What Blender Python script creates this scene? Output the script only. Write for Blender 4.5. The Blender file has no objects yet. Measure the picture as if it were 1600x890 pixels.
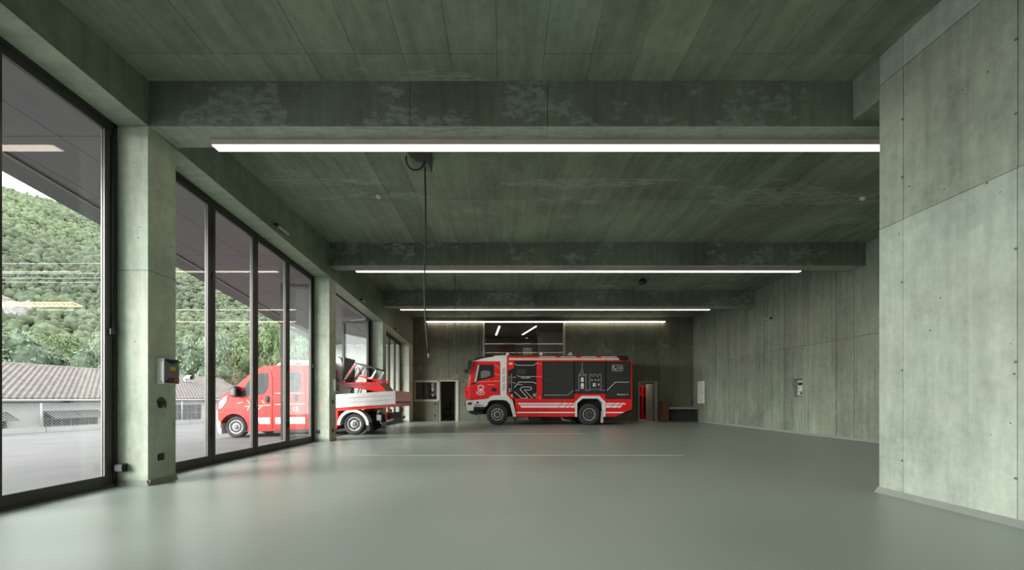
import bpy, bmesh, math, random
import numpy as np
from mathutils import Vector, Matrix

random.seed(7)
S = bpy.context.scene
COL = S.collection

# ------------------------------------------------------------------ camera, sky, sun, exposure
F = 600.0            # focal length in pixels of a 1600 px wide frame
VX, VY, CH = 788.0, 623.0, 1.2
cam = bpy.data.cameras.new('camera')
cam.sensor_width = 36.0
cam.lens = F / 1600 * 36
cam.shift_x = (800 - VX) / 1600
cam.shift_y = (VY - 445) / 1600
cam.clip_end = 3000
camo = bpy.data.objects.new('camera', cam)
camo.location = (0, 0, CH)
camo.rotation_euler = (math.pi / 2, 0, 0)
COL.objects.link(camo)
S.camera = camo

W = bpy.data.worlds.new('overcast_sky')
S.world = W
W.use_nodes = True
nt = W.node_tree
nt.nodes.clear()
tc = nt.nodes.new('ShaderNodeTexCoord')
sx = nt.nodes.new('ShaderNodeSeparateXYZ')
nt.links.new(tc.outputs['Generated'], sx.inputs[0])
rp = nt.nodes.new('ShaderNodeValToRGB')
rp.color_ramp.elements[0].position = 0.0
rp.color_ramp.elements[0].color = (0.95, 0.98, 1.0, 1)
rp.color_ramp.elements[1].position = 0.9
rp.color_ramp.elements[1].color = (1.0, 1.0, 1.0, 1)
nt.links.new(sx.outputs['Z'], rp.inputs[0])
bg = nt.nodes.new('ShaderNodeBackground')
bg.inputs['Strength'].default_value = 2.6
nt.links.new(rp.outputs[0], bg.inputs['Color'])
wo = nt.nodes.new('ShaderNodeOutputWorld')
nt.links.new(bg.outputs[0], wo.inputs['Surface'])

sun = bpy.data.lights.new('hazy_sun', 'SUN')
sun.energy = 6.3
sun.angle = math.radians(40)
sun.color = (1.0, 0.985, 0.96)
suno = bpy.data.objects.new('hazy_sun', sun)
suno.rotation_euler = Vector((0.80, 0.50, -0.32)).to_track_quat('-Z', 'Y').to_euler()
suno.location = (-40, -40, 60)
COL.objects.link(suno)

S.view_settings.view_transform = 'Standard'
S.view_settings.look = 'None'
S.view_settings.gamma = 1.0
S.view_settings.use_curve_mapping = False
S.view_settings.exposure = 0.62
LAMP = 5.5           # strength of the linear ceiling lamps


S.cycles.max_bounces = 14
S.cycles.diffuse_bounces = 8
S.cycles.transparent_max_bounces = 32


# ------------------------------------------------------------------ helpers
def pw(x, y, Y):
    "photograph pixel at depth Y -> world point"
    return Vector(((x - VX) * Y / F, Y, CH + (VY - y) * Y / F))


class MB:
    def __init__(self):
        self.v = []; self.f = []; self.s = []

    def add(self, vs, fs, smooth=False):
        o = len(self.v)
        self.v += [tuple(p) for p in vs]
        self.f += [tuple(i + o for i in f) for f in fs]
        self.s += [smooth] * len(fs)
        return self

    def box(self, x0, x1, y0, y1, z0, z1):
        vs = [(x0, y0, z0), (x1, y0, z0), (x1, y1, z0), (x0, y1, z0), (x0, y0, z1), (x1, y0, z1), (x1, y1, z1), (x0, y1, z1)]
        return self.add(vs, [(0, 3, 2, 1), (4, 5, 6, 7), (0, 1, 5, 4), (1, 2, 6, 5), (2, 3, 7, 6), (3, 0, 4, 7)])

    def hexa(self, p):
        return self.add(p, [(0, 3, 2, 1), (4, 5, 6, 7), (0, 1, 5, 4), (1, 2, 6, 5), (2, 3, 7, 6), (3, 0, 4, 7)])

    def prism(self, poly, a, b, axis='Y'):
        "2-D polygon extruded along an axis; poly holds (x,z) for Y, (y,z) for X, (x,y) for Z"
        def m(p, t):
            return {'Y': (p[0], t, p[1]), 'X': (t, p[0], p[1]), 'Z': (p[0], p[1], t)}[axis]
        n = len(poly)
        vs = [m(p, a) for p in poly] + [m(p, b) for p in poly]
        fs = [tuple(range(n)), tuple(range(2 * n - 1, n - 1, -1))]
        fs += [(i, (i + 1) % n, n + (i + 1) % n, n + i) for i in range(n)]
        return self.add(vs, fs)

    def tube(self, pts, r, n=8, caps=True):
        pts = [Vector(p) for p in pts]
        rings = []
        prev = None
        for i, p in enumerate(pts):
            d = (pts[min(i + 1, len(pts) - 1)] - pts[max(i - 1, 0)]).normalized()
            if prev is None:
                u = d.orthogonal().normalized()
            else:
                u = (prev - d * prev.dot(d)).normalized()
            prev = u
            w = d.cross(u)
            rr = r[i] if isinstance(r, (list, tuple)) else r
            rings.append([p + (u * math.cos(2 * math.pi * k / n) + w * math.sin(2 * math.pi * k / n)) * rr for k in range(n)])
        vs = [q for ring in rings for q in ring]
        fs = []
        for i in range(len(pts) - 1):
            for k in range(n):
                a = i * n + k; b = i * n + (k + 1) % n
                fs.append((a, b, b + n, a + n))
        self.add(vs, fs, n > 4)
        if caps:
            o = len(self.v) - len(vs)
            self.f.append(tuple(o + k for k in reversed(range(n)))); self.s.append(False)
            o2 = o + (len(pts) - 1) * n
            self.f.append(tuple(o2 + k for k in range(n))); self.s.append(False)
        return self

    def bar(self, a, b, w, h=None):
        "square bar from a to b"
        return self.tube([a, b], (w if h is None else (w + h) / 2) * 0.7071, 4)

    def lathe(self, prof, axis='Y', c=(0, 0, 0), n=24, smooth=True):
        "profile of (t, r) turned about an axis through c"
        vs = []
        for t, r in prof:
            for k in range(n):
                a = 2 * math.pi * k / n
                u, w = r * math.cos(a), r * math.sin(a)
                d = {'Y': (u, t, w), 'X': (t, u, w), 'Z': (u, w, t)}[axis]
                vs.append((c[0] + d[0], c[1] + d[1], c[2] + d[2]))
        fs = []
        m = len(prof)
        for i in range(m - 1):
            for k in range(n):
                a = i * n + k; b = i * n + (k + 1) % n
                fs.append((a, b, b + n, a + n))
        self.add(vs, fs, smooth)
        o = len(self.v) - len(vs)
        for i in (0, m - 1):
            if prof[i][1] > 1e-4:
                self.f.append(tuple(o + i * n + k for k in range(n))); self.s.append(False)
        return self

    def strip(self, pts, w, y, d=0.004, closed=False):
        "flat printed line on an XZ plane facing -Y: polyline of (x,z), width w"
        P = [Vector(p) for p in pts]
        n = len(P)
        off = []
        for i in range(n):
            if closed:
                a, b = P[i - 1], P[(i + 1) % n]
            else:
                a, b = P[max(i - 1, 0)], P[min(i + 1, n - 1)]
            t1 = (P[i] - a).normalized() if (P[i] - a).length > 1e-9 else None
            t2 = (b - P[i]).normalized() if (b - P[i]).length > 1e-9 else None
            if t1 is None: t1 = t2
            if t2 is None: t2 = t1
            t = (t1 + t2)
            t = t.normalized() if t.length > 1e-6 else t1
            nn = Vector((-t.y, t.x))
            k = 1 / max(0.45, nn.dot(Vector((-t1.y, t1.x))))
            off.append(nn * (w / 2 * k))
        m = n if closed else n - 1
        for i in range(m):
            j = (i + 1) % n
            q = [P[i] - off[i], P[j] - off[j], P[j] + off[j], P[i] + off[i]]
            self.add([(p.x, y - d, p.y) for p in q] + [(p.x, y, p.y) for p in q],
                     [(0, 1, 2, 3), (4, 7, 6, 5), (0, 4, 5, 1), (1, 5, 6, 2), (2, 6, 7, 3), (3, 7, 4, 0)])
        return self

    def mesh(self, name, mat=None, bevel=0, segs=1, recalc=True):
        me = bpy.data.meshes.new(name)
        me.from_pydata(self.v, [], self.f)
        me.polygons.foreach_set('use_smooth', self.s)
        if recalc or bevel:
            bm = bmesh.new(); bm.from_mesh(me)
            bmesh.ops.recalc_face_normals(bm, faces=bm.faces)
            if bevel:
                ed = [e for e in bm.edges if len(e.link_faces) == 2 and e.calc_face_angle(0) > 0.5]
                bmesh.ops.bevel(bm, geom=ed, offset=bevel, segments=segs, profile=0.6, affect='EDGES', clamp_overlap=True)
            bm.to_mesh(me); bm.free()
        if mat: me.materials.append(mat)
        return me

    def build(self, name, mat, parent=None, bevel=0, segs=1, loc=None, recalc=True):
        o = bpy.data.objects.new(name, self.mesh(name, mat, bevel, segs, recalc))
        COL.objects.link(o)
        if parent: o.parent = parent
        if loc is not None: o.location = loc
        return o


def tag(o, label=None, cat=None, group=None, kind=None):
    if label: o['label'] = label
    if cat: o['category'] = cat
    if group: o['group'] = group
    if kind: o['kind'] = kind
    return o


def empty(name, loc=(0, 0, 0), label=None, cat=None, group=None, kind=None):
    o = bpy.data.objects.new(name, None)
    o.empty_display_size = 0.2
    o.location = loc
    COL.objects.link(o)
    return tag(o, label, cat, group, kind)


def dup(o, loc=None, label=None, parent=None):
    c = o.copy(); COL.objects.link(c)
    if parent: c.parent = parent
    for ch in list(o.children): dup(ch, None, None, c)
    if loc is not None: c.location = loc
    if label: c['label'] = label
    return c


def text_mesh(txt, size, name, mat, sx=1.0):
    cu = bpy.data.curves.new('lettering', 'FONT')
    cu.body = txt; cu.size = size; cu.align_x = 'CENTER'; cu.align_y = 'CENTER'; cu.extrude = 0.0015; cu.offset = size * 0.012
    ob = bpy.data.objects.new('lettering', cu)
    COL.objects.link(ob)
    me = bpy.data.meshes.new_from_object(ob)
    bpy.data.objects.remove(ob)
    for v in me.vertices:
        v.co = Vector((v.co.x * sx, -v.co.z, v.co.y))
    me.name = name
    me.materials.clear(); me.materials.append(mat)
    return me


def text(txt, size, name, mat, parent, loc, sx=1.0, tilt=0):
    o = bpy.data.objects.new(name, text_mesh(txt, size, name, mat, sx))
    COL.objects.link(o); o.parent = parent; o.location = loc
    o.rotation_euler = (0, tilt, 0)
    return o


def rects_minus(r, holes):
    "rectangle (a0,a1,b0,b1) minus rectangles"
    out = [r]
    for h in holes:
        nxt = []
        for a0, a1, b0, b1 in out:
            if h[1] <= a0 or h[0] >= a1 or h[3] <= b0 or h[2] >= b1:
                nxt.append((a0, a1, b0, b1)); continue
            if h[0] > a0: nxt.append((a0, h[0], b0, b1))
            if h[1] < a1: nxt.append((h[1], a1, b0, b1))
            m0, m1 = max(a0, h[0]), min(a1, h[1])
            if h[2] > b0: nxt.append((m0, m1, b0, h[2]))
            if h[3] < b1: nxt.append((m0, m1, h[3], b1))
        out = nxt
    return [q for q in out if q[1] - q[0] > 0.03 and q[3] - q[2] > 0.03]


# ------------------------------------------------------------------ materials
class NT:
    def __init__(self, name):
        self.m = bpy.data.materials.new(name)
        self.m.use_nodes = True
        self.t = self.m.node_tree
        self.t.nodes.clear()
        self.out = self.n('ShaderNodeOutputMaterial')

    def n(self, ty, **kw):
        nd = self.t.nodes.new(ty)
        for k, v in kw.items():
            if k in nd.bl_rna.properties: setattr(nd, k, v)
        return nd

    def l(self, a, b): self.t.links.new(a, b)

    def math(self, op, a, b=None, c=None):
        nd = self.n('ShaderNodeMath', operation=op)
        for i, x in enumerate((a, b, c)):
            if x is None: continue
            if isinstance(x, (int, float)): nd.inputs[i].default_value = x
            else: self.l(x, nd.inputs[i])
        return nd.outputs[0]

    def noise(self, vec, scale, detail=4, rough=0.55, sc=(1, 1, 1)):
        if sc != (1, 1, 1):
            mp = self.n('ShaderNodeMapping'); mp.inputs['Scale'].default_value = sc
            self.l(vec, mp.inputs['Vector']); vec = mp.outputs[0]
        nd = self.n('ShaderNodeTexNoise')
        nd.inputs['Scale'].default_value = scale; nd.inputs['Detail'].default_value = detail; nd.inputs['Roughness'].default_value = rough
        self.l(vec, nd.inputs['Vector'])
        return nd.outputs['Fac']

    def rng(self, v, a, b, c=0.0, d=1.0):
        nd = self.n('ShaderNodeMapRange')
        self.l(v, nd.inputs[0])
        for i, x in enumerate((a, b, c, d)): nd.inputs[i + 1].default_value = x
        return nd.outputs[0]

    def mix(self, f, a, b, blend='MIX'):
        nd = self.n('ShaderNodeMix', data_type='RGBA', blend_type=blend)
        for s, x in ((0, f), (6, a), (7, b)):
            if isinstance(x, (int, float)): nd.inputs[s].default_value = x
            elif isinstance(x, tuple): nd.inputs[s].default_value = (*x, 1)
            else: self.l(x, nd.inputs[s])
        return nd.outputs[2]

    def scale(self, colr, v):
        nd = self.n('ShaderNodeVectorMath', operation='SCALE')
        if isinstance(colr, tuple): nd.inputs[0].default_value = colr
        else: self.l(colr, nd.inputs[0])
        self.l(v, nd.inputs['Scale'])
        return nd.outputs[0]

    def principled(self, color, rough=0.5, metal=0.0, spec=0.5, bump=None, bstr=0.3, bdist=0.01, coat=0.0):
        p = self.n('ShaderNodeBsdfPrincipled')
        for k, x in (('Base Color', color), ('Roughness', rough), ('Metallic', metal), ('Specular IOR Level', spec), ('Coat Weight', coat)):
            if isinstance(x, tuple): p.inputs[k].default_value = (*x, 1)
            elif isinstance(x, (int, float)): p.inputs[k].default_value = x
            else: self.l(x, p.inputs[k])
        if coat: p.inputs['Coat Roughness'].default_value = 0.08
        if bump is not None:
            b = self.n('ShaderNodeBump'); b.inputs['Strength'].default_value = bstr; b.inputs['Distance'].default_value = bdist
            self.l(bump, b.inputs['Height']); self.l(b.outputs[0], p.inputs['Normal'])
        self.l(p.outputs[0], self.out.inputs['Surface'])
        return p


def plain(name, color, rough=0.5, metal=0.0, spec=0.5, coat=0.0, vary=0.06, scale=6.0):
    t = NT(name)
    c = t.n('ShaderNodeTexCoord')
    nz = t.noise(c.outputs['Object'], scale, 4)
    col = t.scale(color, t.rng(nz, 0.3, 0.7, 1 - vary, 1 + vary))
    r = t.rng(nz, 0.3, 0.7, max(rough - 0.04, 0.02), min(rough + 0.04, 1))
    t.principled(col, r, metal, spec, coat=coat)
    return t.m


def concrete(name, base, across, along, bw=0.5, patch=0.0, patch_col=(0.42, 0.45, 0.42), holes=0.5, rndv=0.07, streak=0.10, patch_sc=(1, 1, 1), patch_scale=0.8, pt=0.60, scuff=()):
    t = NT(name)
    c = t.n('ShaderNodeTexCoord').outputs['Object']
    sp = t.n('ShaderNodeSeparateXYZ'); t.l(c, sp.inputs[0])
    plank = t.math('FLOOR', t.math('MULTIPLY', sp.outputs[across], 1 / bw))
    wn = t.n('ShaderNodeTexWhiteNoise', noise_dimensions='1D'); t.l(plank, wn.inputs['W'])
    sc = [1.0, 1.0, 1.0]; sc['XYZ'.index(across)] = 7.0; sc['XYZ'.index(along)] = 0.35
    n1 = t.noise(c, 0.45, 7, 0.6)
    n2 = t.noise(c, 1.0, 5, 0.6, tuple(sc))
    n3 = t.noise(c, 9.0, 5, 0.65)
    oi = t.n('ShaderNodeObjectInfo')
    v = t.math('ADD', t.rng(n1, 0.28, 0.72, 0.66, 1.24), t.rng(n2, 0.3, 0.7, -streak, streak))
    v = t.math('ADD', v, t.rng(wn.outputs['Value'], 0, 1, -0.06, 0.06))
    v = t.math('ADD', v, t.rng(oi.outputs['Random'], 0, 1, -rndv, rndv))
    v = t.math('ADD', v, t.rng(n3, 0.3, 0.7, -0.10, 0.10))
    n7 = t.noise(c, 2.6, 6, 0.72, tuple(1 + (q - 1) * 0.25 if q > 1 else q * 1.4 if q < 1 else 1.0 for q in sc))
    v = t.math('ADD', v, t.rng(n7, 0.3, 0.7, -0.14, 0.14))
    col = t.scale(base, v)
    # greener and browner areas
    n4 = t.noise(c, 0.28, 3)
    col = t.mix(t.rng(n4, 0.35, 0.65, 0.0, 1.0), t.mix(1.0, col, (0.97, 1.05, 0.98), 'MULTIPLY'), t.mix(1.0, col, (1.03, 0.98, 0.92), 'MULTIPLY'))
    if patch > 0:
        n5 = t.noise(c, patch_scale, 5, 0.62, patch_sc)
        n6 = t.noise(c, 5.0, 4, 0.7, tuple(s * q for s, q in zip(patch_sc, (1, 2.5, 2.5))))
        for lo, hi in scuff:      # scraped strips beside the formwork joints
            inb = t.math('MULTIPLY', t.math('GREATER_THAN', sp.outputs[along], lo), t.math('LESS_THAN', sp.outputs[along], hi))
            n5 = t.math('ADD', n5, t.math('MULTIPLY', inb, 0.085))
        mk = t.math('MULTIPLY', t.rng(n5, pt, pt + 0.04), t.rng(n6, 0.42, 0.56))
        col = t.mix(t.math('MULTIPLY', mk, patch), col, patch_col)
    vo = t.n('ShaderNodeTexVoronoi'); vo.inputs['Scale'].default_value = 5.5; t.l(c, vo.inputs['Vector'])
    hm = t.math('MULTIPLY', t.math('LESS_THAN', vo.outputs['Distance'], 0.055), t.math('GREATER_THAN', t.noise(c, 1.3, 2), 0.5))
    col = t.mix(t.math('MULTIPLY', hm, holes), col, (0.06, 0.06, 0.05))
    h = t.math('SUBTRACT', t.math('ADD', n3, t.math('MULTIPLY', n2, 0.6)), hm)
    t.principled(col, t.rng(n1, 0.3, 0.7, 0.72, 0.88), 0, 0.35, h, 0.25, 0.006)
    return t.m


CB = (0.245, 0.285, 0.228)
M = {}
M['ceil'] = concrete('board_marked_ceiling_concrete', CB, 'X', 'Y', 0.21, patch=0.62, pt=0.60, patch_sc=(0.6, 1.6, 1), streak=0.09, holes=0.7, rndv=0.11, patch_scale=0.7, scuff=((4.93, 5.4), (7.7, 8.7)))
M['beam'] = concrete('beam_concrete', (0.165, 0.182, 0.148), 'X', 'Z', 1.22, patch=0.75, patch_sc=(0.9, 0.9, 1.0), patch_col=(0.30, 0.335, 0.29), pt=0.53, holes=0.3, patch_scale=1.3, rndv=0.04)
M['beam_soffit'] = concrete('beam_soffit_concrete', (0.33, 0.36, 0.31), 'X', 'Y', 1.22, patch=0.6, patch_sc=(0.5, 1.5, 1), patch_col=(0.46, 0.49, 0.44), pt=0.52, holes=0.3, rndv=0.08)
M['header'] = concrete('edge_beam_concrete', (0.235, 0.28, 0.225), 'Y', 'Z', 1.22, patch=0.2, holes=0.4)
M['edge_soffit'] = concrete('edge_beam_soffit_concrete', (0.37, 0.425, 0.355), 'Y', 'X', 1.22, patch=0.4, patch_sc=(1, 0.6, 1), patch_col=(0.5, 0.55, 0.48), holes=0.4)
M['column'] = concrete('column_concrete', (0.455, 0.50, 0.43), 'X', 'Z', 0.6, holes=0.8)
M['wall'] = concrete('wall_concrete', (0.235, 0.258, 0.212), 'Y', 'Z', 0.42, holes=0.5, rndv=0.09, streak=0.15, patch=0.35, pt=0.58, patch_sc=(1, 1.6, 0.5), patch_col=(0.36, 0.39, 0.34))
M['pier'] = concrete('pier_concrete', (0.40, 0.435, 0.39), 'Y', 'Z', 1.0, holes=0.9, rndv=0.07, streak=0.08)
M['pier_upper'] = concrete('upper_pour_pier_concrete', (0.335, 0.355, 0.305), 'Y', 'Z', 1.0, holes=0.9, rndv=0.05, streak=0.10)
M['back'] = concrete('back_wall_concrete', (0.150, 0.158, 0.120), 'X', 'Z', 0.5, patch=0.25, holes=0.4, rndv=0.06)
M['outer'] = concrete('outside_concrete', (0.42, 0.42, 0.40), 'X', 'Z', 0.6, holes=0.4)


def floor_mat():
    t = NT('green_grey_floor_coating')
    c = t.n('ShaderNodeTexCoord').outputs['Object']
    n1 = t.noise(c, 0.5, 5); n2 = t.noise(c, 60, 2); n3 = t.noise(c, 3.0, 6, 0.75, (1, 0.5, 1))
    v = t.math('ADD', t.rng(n1, 0.3, 0.7, 0.93, 1.07), t.rng(n2, 0.3, 0.7, -0.05, 0.05))
    col = t.scale((0.298, 0.345, 0.302), v)
    col = t.mix(t.math('MULTIPLY', t.rng(n3, 0.70, 0.76), 0.35), col, (0.42, 0.46, 0.41))      # faint scuffs
    rgh = t.rng(n1, 0.3, 0.7, 0.29, 0.37)
    t.principled(col, rgh, 0, 0.55)
    return t.m


def asphalt_mat():
    t = NT('grey_asphalt')
    c = t.n('ShaderNodeTexCoord').outputs['Object']
    n1 = t.noise(c, 0.25, 5, 0.6, (1, 3, 1)); n2 = t.noise(c, 45, 3); n3 = t.noise(c, 1.5, 4)
    v = t.math('ADD', t.rng(n1, 0.3, 0.7, 0.86, 1.12), t.rng(n2, 0.3, 0.7, -0.12, 0.12))
    v = t.math('ADD', v, t.rng(n3, 0.3, 0.7, -0.05, 0.05))
    t.principled(t.scale((0.135, 0.134, 0.136), v), 0.85, 0, 0.3, n2, 0.3, 0.01)
    return t.m


def glass_mat(name='clear_glass', tint=(0.975, 0.985, 0.98), ior=1.5):
    t = NT(name)
    fr = t.n('ShaderNodeFresnel'); fr.inputs['IOR'].default_value = ior
    tr = t.n('ShaderNodeBsdfTransparent'); tr.inputs[0].default_value = (*tint, 1)
    gl = t.n('ShaderNodeBsdfGlossy'); gl.inputs['Roughness'].default_value = 0.0
    # the outer and inner faces of a pane both reflect; entering and leaving rays see the same air-to-glass step
    geo = t.n('ShaderNodeNewGeometry')
    inv = t.n('ShaderNodeVectorMath', operation='SCALE'); t.l(geo.outputs['Normal'], inv.inputs[0]); inv.inputs['Scale'].default_value = 1.0
    t.l(inv.outputs[0], fr.inputs['Normal'])
    lw = t.n('ShaderNodeLayerWeight'); lw.inputs['Blend'].default_value = 0.5
    f = t.math('POWER', lw.outputs['Facing'], 5.0)
    f = t.math('ADD', t.math('MULTIPLY', f, 0.9), 0.045)
    mx = t.n('ShaderNodeMixShader')
    t.l(f, mx.inputs[0]); t.l(tr.outputs[0], mx.inputs[1]); t.l(gl.outputs[0], mx.inputs[2])
    t.l(mx.outputs[0], t.out.inputs['Surface'])
    return t.m


def emit(name, color, strength):
    t = NT(name)
    e = t.n('ShaderNodeEmission'); e.inputs[0].default_value = (*color, 1); e.inputs[1].default_value = strength
    t.l(e.outputs[0], t.out.inputs['Surface'])
    return t.m


def foliage(name, c1, c2, scale=0.35):
    t = NT(name)
    c = t.n('ShaderNodeTexCoord').outputs['Object']
    at = t.n('ShaderNodeAttribute', attribute_name='tint')
    oi = t.n('ShaderNodeObjectInfo')
    n1 = t.noise(c, scale, 3); n2 = t.noise(c, 3.0, 3)
    f = t.math('ADD', t.math('MULTIPLY', at.outputs['Fac'], 0.6), t.math('MULTIPLY', oi.outputs['Random'], 0.2))
    f = t.math('ADD', f, t.rng(n1, 0.3, 0.7, -0.2, 0.3))
    nd = t.n('ShaderNodeClamp'); t.l(f, nd.inputs[0])
    col = t.mix(nd.outputs[0], c1, c2)
    col = t.scale(col, t.rng(n2, 0.3, 0.7, 0.8, 1.2))
    p = t.principled(col, 0.75, 0, 0.2)
    return t.m


M['floor'] = floor_mat()
M['asphalt'] = asphalt_mat()
M['glass'] = glass_mat()
M['frame'] = plain('dark_bronze_aluminium', (0.065, 0.060, 0.054), 0.36, 0.4)
M['frame_edge'] = plain('bright_glazing_bead', (0.17, 0.165, 0.15), 0.4, 0.4)
M['rubber'] = plain('black_rubber', (0.018, 0.018, 0.018), 0.7)
M['tyre'] = plain('tyre_rubber', (0.032, 0.032, 0.033), 0.75, scale=14)
M['black'] = plain('black_plastic', (0.012, 0.012, 0.013), 0.4)
M['dark'] = plain('dark_grey_metal', (0.05, 0.05, 0.052), 0.5, 0.3)
M['shutter'] = plain('anthracite_shutter', (0.040, 0.044, 0.044), 0.42, 0.2)
M['red'] = plain('fire_engine_red', (0.74, 0.016, 0.020), 0.30, coat=0.5, vary=0.012, scale=1.5)
M['van_red'] = plain('van_orange_red', (0.55, 0.016, 0.009), 0.32, coat=0.25, vary=0.012, scale=1.5)
M['white'] = plain('white_paint', (0.72, 0.72, 0.69), 0.35, vary=0.03)
M['print'] = plain('white_print', (0.80, 0.79, 0.76), 0.5, vary=0.02)
M['grey_print'] = plain('grey_print_line', (0.42, 0.43, 0.42), 0.5, vary=0.02)
M['cream'] = plain('cream_stripe', (0.70, 0.60, 0.48), 0.4, vary=0.03)
M['alu'] = plain('bare_aluminium', (0.62, 0.61, 0.59), 0.38, 0.55)
M['steel'] = plain('brushed_steel', (0.50, 0.50, 0.49), 0.35, 0.7)
M['rim'] = plain('silver_rim_paint', (0.46, 0.46, 0.45), 0.35, 0.15)
M['dark_steel'] = plain('dull_steel', (0.24, 0.24, 0.23), 0.4, 0.5)
M['grey'] = plain('light_grey_plastic', (0.45, 0.46, 0.45), 0.45)
M['mid'] = plain('mid_grey_plastic', (0.16, 0.16, 0.155), 0.5)
M['soffit'] = plain('graphite_canopy_panel', (0.125, 0.120, 0.125), 0.5, 0.1)
M['band'] = plain('graphite_canopy_edge', (0.10, 0.10, 0.10), 0.6)
M['yellow'] = plain('yellow_label', (0.62, 0.52, 0.03), 0.5)
M['red_lens'] = plain('red_plastic', (0.55, 0.06, 0.03), 0.35)
M['green_paint'] = plain('green_spray_mark', (0.015, 0.12, 0.05), 0.7)
M['brass'] = plain('brass', (0.35, 0.27, 0.12), 0.4, 0.8)
M['door_frame'] = plain('pale_grey_green_frame', (0.42, 0.44, 0.38), 0.5)
M['door_leaf'] = plain('beige_grey_door', (0.36, 0.33, 0.27), 0.5)
M['brown'] = plain('brown_wood', (0.16, 0.062, 0.026), 0.5)
M['counter'] = plain('grey_worktop', (0.24, 0.25, 0.23), 0.45)
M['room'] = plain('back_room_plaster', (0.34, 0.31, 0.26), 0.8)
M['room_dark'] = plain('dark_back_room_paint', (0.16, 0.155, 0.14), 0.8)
M['lamp_body'] = plain('lamp_housing', (0.50, 0.44, 0.40), 0.5, 0.1)
M['led'] = emit('led_diffuser', (1.0, 0.86, 0.72), LAMP)
M['led_small'] = emit('back_room_led', (1.0, 0.9, 0.8), 5.0)
M['plaster'] = plain('white_outdoor_render', (0.40, 0.40, 0.385), 0.85, scale=1.2, vary=0.08)
M['tile'] = plain('weathered_grey_roof_tile', (0.185, 0.168, 0.155), 0.85, vary=0.22, scale=2.5)
M['ground'] = plain('dry_grass_ground', (0.16, 0.17, 0.11), 0.95, vary=0.2, scale=0.6)
M['rock'] = plain('pale_rock', (0.20, 0.195, 0.185), 0.9, vary=0.25, scale=0.5)
M['galv'] = plain('galvanised_wire', (0.48, 0.49, 0.49), 0.5, 0.2)
M['cove'] = plain('matt_floor_cove', (0.25, 0.28, 0.245), 0.8)
M['wire'] = plain('overhead_wire_metal', (0.30, 0.31, 0.31), 0.5)
M['flap'] = plain('weathered_grey_flap', (0.10, 0.10, 0.098), 0.7, vary=0.15)
M['crane'] = plain('crane_yellow', (0.80, 0.55, 0.22), 0.5)
M['bark'] = plain('tree_bark', (0.10, 0.08, 0.06), 0.9)
M['leaf'] = foliage('broadleaf_foliage', (0.06, 0.09, 0.045), (0.23, 0.29, 0.14))
M['leaf_blue'] = foliage('blue_green_foliage', (0.095, 0.13, 0.09), (0.29, 0.36, 0.245))
M['leaf_hill'] = foliage('hillside_foliage', (0.048, 0.060, 0.043), (0.155, 0.200, 0.105), 0.006)
M['leaf_brown'] = foliage('olive_hedge_foliage', (0.06, 0.065, 0.036), (0.17, 0.165, 0.10))

# ------------------------------------------------------------------ the room
XL, XR, XP = -4.94, 10.2, 4.84          # room face of left columns, right wall, pier face
XG = -5.42                               # glazing plane
ZC = 5.61                                # ceiling
YB, YN = 20.75, -5.2                     # back wall, near end
COLS = [(-0.20, 0.25), (5.33, 5.78), (10.85, 11.27), (15.63, 16.06), (19.96, YB)]


def zh(Y): return 4.99 - 0.0605 * (Y - 5.33)      # underside of the sloping edge beam


def struct(o): o['kind'] = 'structure'; return o


fl = struct(MB().box(-5.62, 10.6, YN - 0.3, 24.5, -0.3, 0.0).build('floor', M['floor']))
for n, (Yd, xa, xb, lab) in enumerate([(8.2, -3.12, 3.83, 'long thin pale slot drain line across the floor nearest the camera'),
                                      (13.3, -3.3, 3.4, 'thin pale slot drain line across the floor nearer the red truck')]):
    d = empty('slot_drain', (0, Yd, 0), lab, 'drain', 'slot drains in the floor')
    MB().box(xa, xb, -0.016, -0.006, 0.0, 0.0035).box(xa, xb, 0.006, 0.016, 0.0, 0.0035).build('edge_profile', M['grey'], d)
    MB().box(xa, xb, -0.006, 0.006, 0.0, 0.002).build('slot', M['dark'], d)

# ceiling: board-marked strips between the cross beams
cl = struct(MB().box(-5.7, 10.7, YN - 0.3, 24.5, ZC + 0.03, ZC + 0.4).build('ceiling', M['ceil']))
ys = [YN, -1.3, 2.45, 4.91, 5.5, 8.5, 11.05, 13.6, 15.85, 18.3, YB]
nx = 25
for j in range(len(ys) - 1):
    off = random.random() * 0.2
    for i in range(nx):
        x0 = XL + (10.2 - XL) * i / nx; x1 = XL + (10.2 - XL) * (i + 1) / nx
        dz = random.uniform(0.0, 0.005)
        MB().box(x0 + 0.002, x1 - 0.002, ys[j] + 0.002, ys[j + 1] - 0.002, ZC + dz, ZC + 0.032).build('ceiling_board', M['ceil'], cl)

# cross beams
BZ = [4.98, 4.96, 4.97]
for (y0, y1), z, xr in zip([(5.33, 5.78), (10.83, 11.25), (15.63, 16.05)], BZ, [10.2, 10.2, 10.2]):
    xs = [XL + 0.002, -1.31, 0.6, 4.0, 7.2, xr - 0.002]
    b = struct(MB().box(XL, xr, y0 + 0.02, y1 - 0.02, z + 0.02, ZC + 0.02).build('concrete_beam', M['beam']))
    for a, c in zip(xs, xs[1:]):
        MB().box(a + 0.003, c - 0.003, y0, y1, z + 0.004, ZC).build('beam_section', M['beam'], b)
        MB().box(a + 0.002, c - 0.002, y0 + 0.001, y1 - 0.001, z, z + 0.006).build('beam_soffit', M['beam_soffit'], b)
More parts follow.
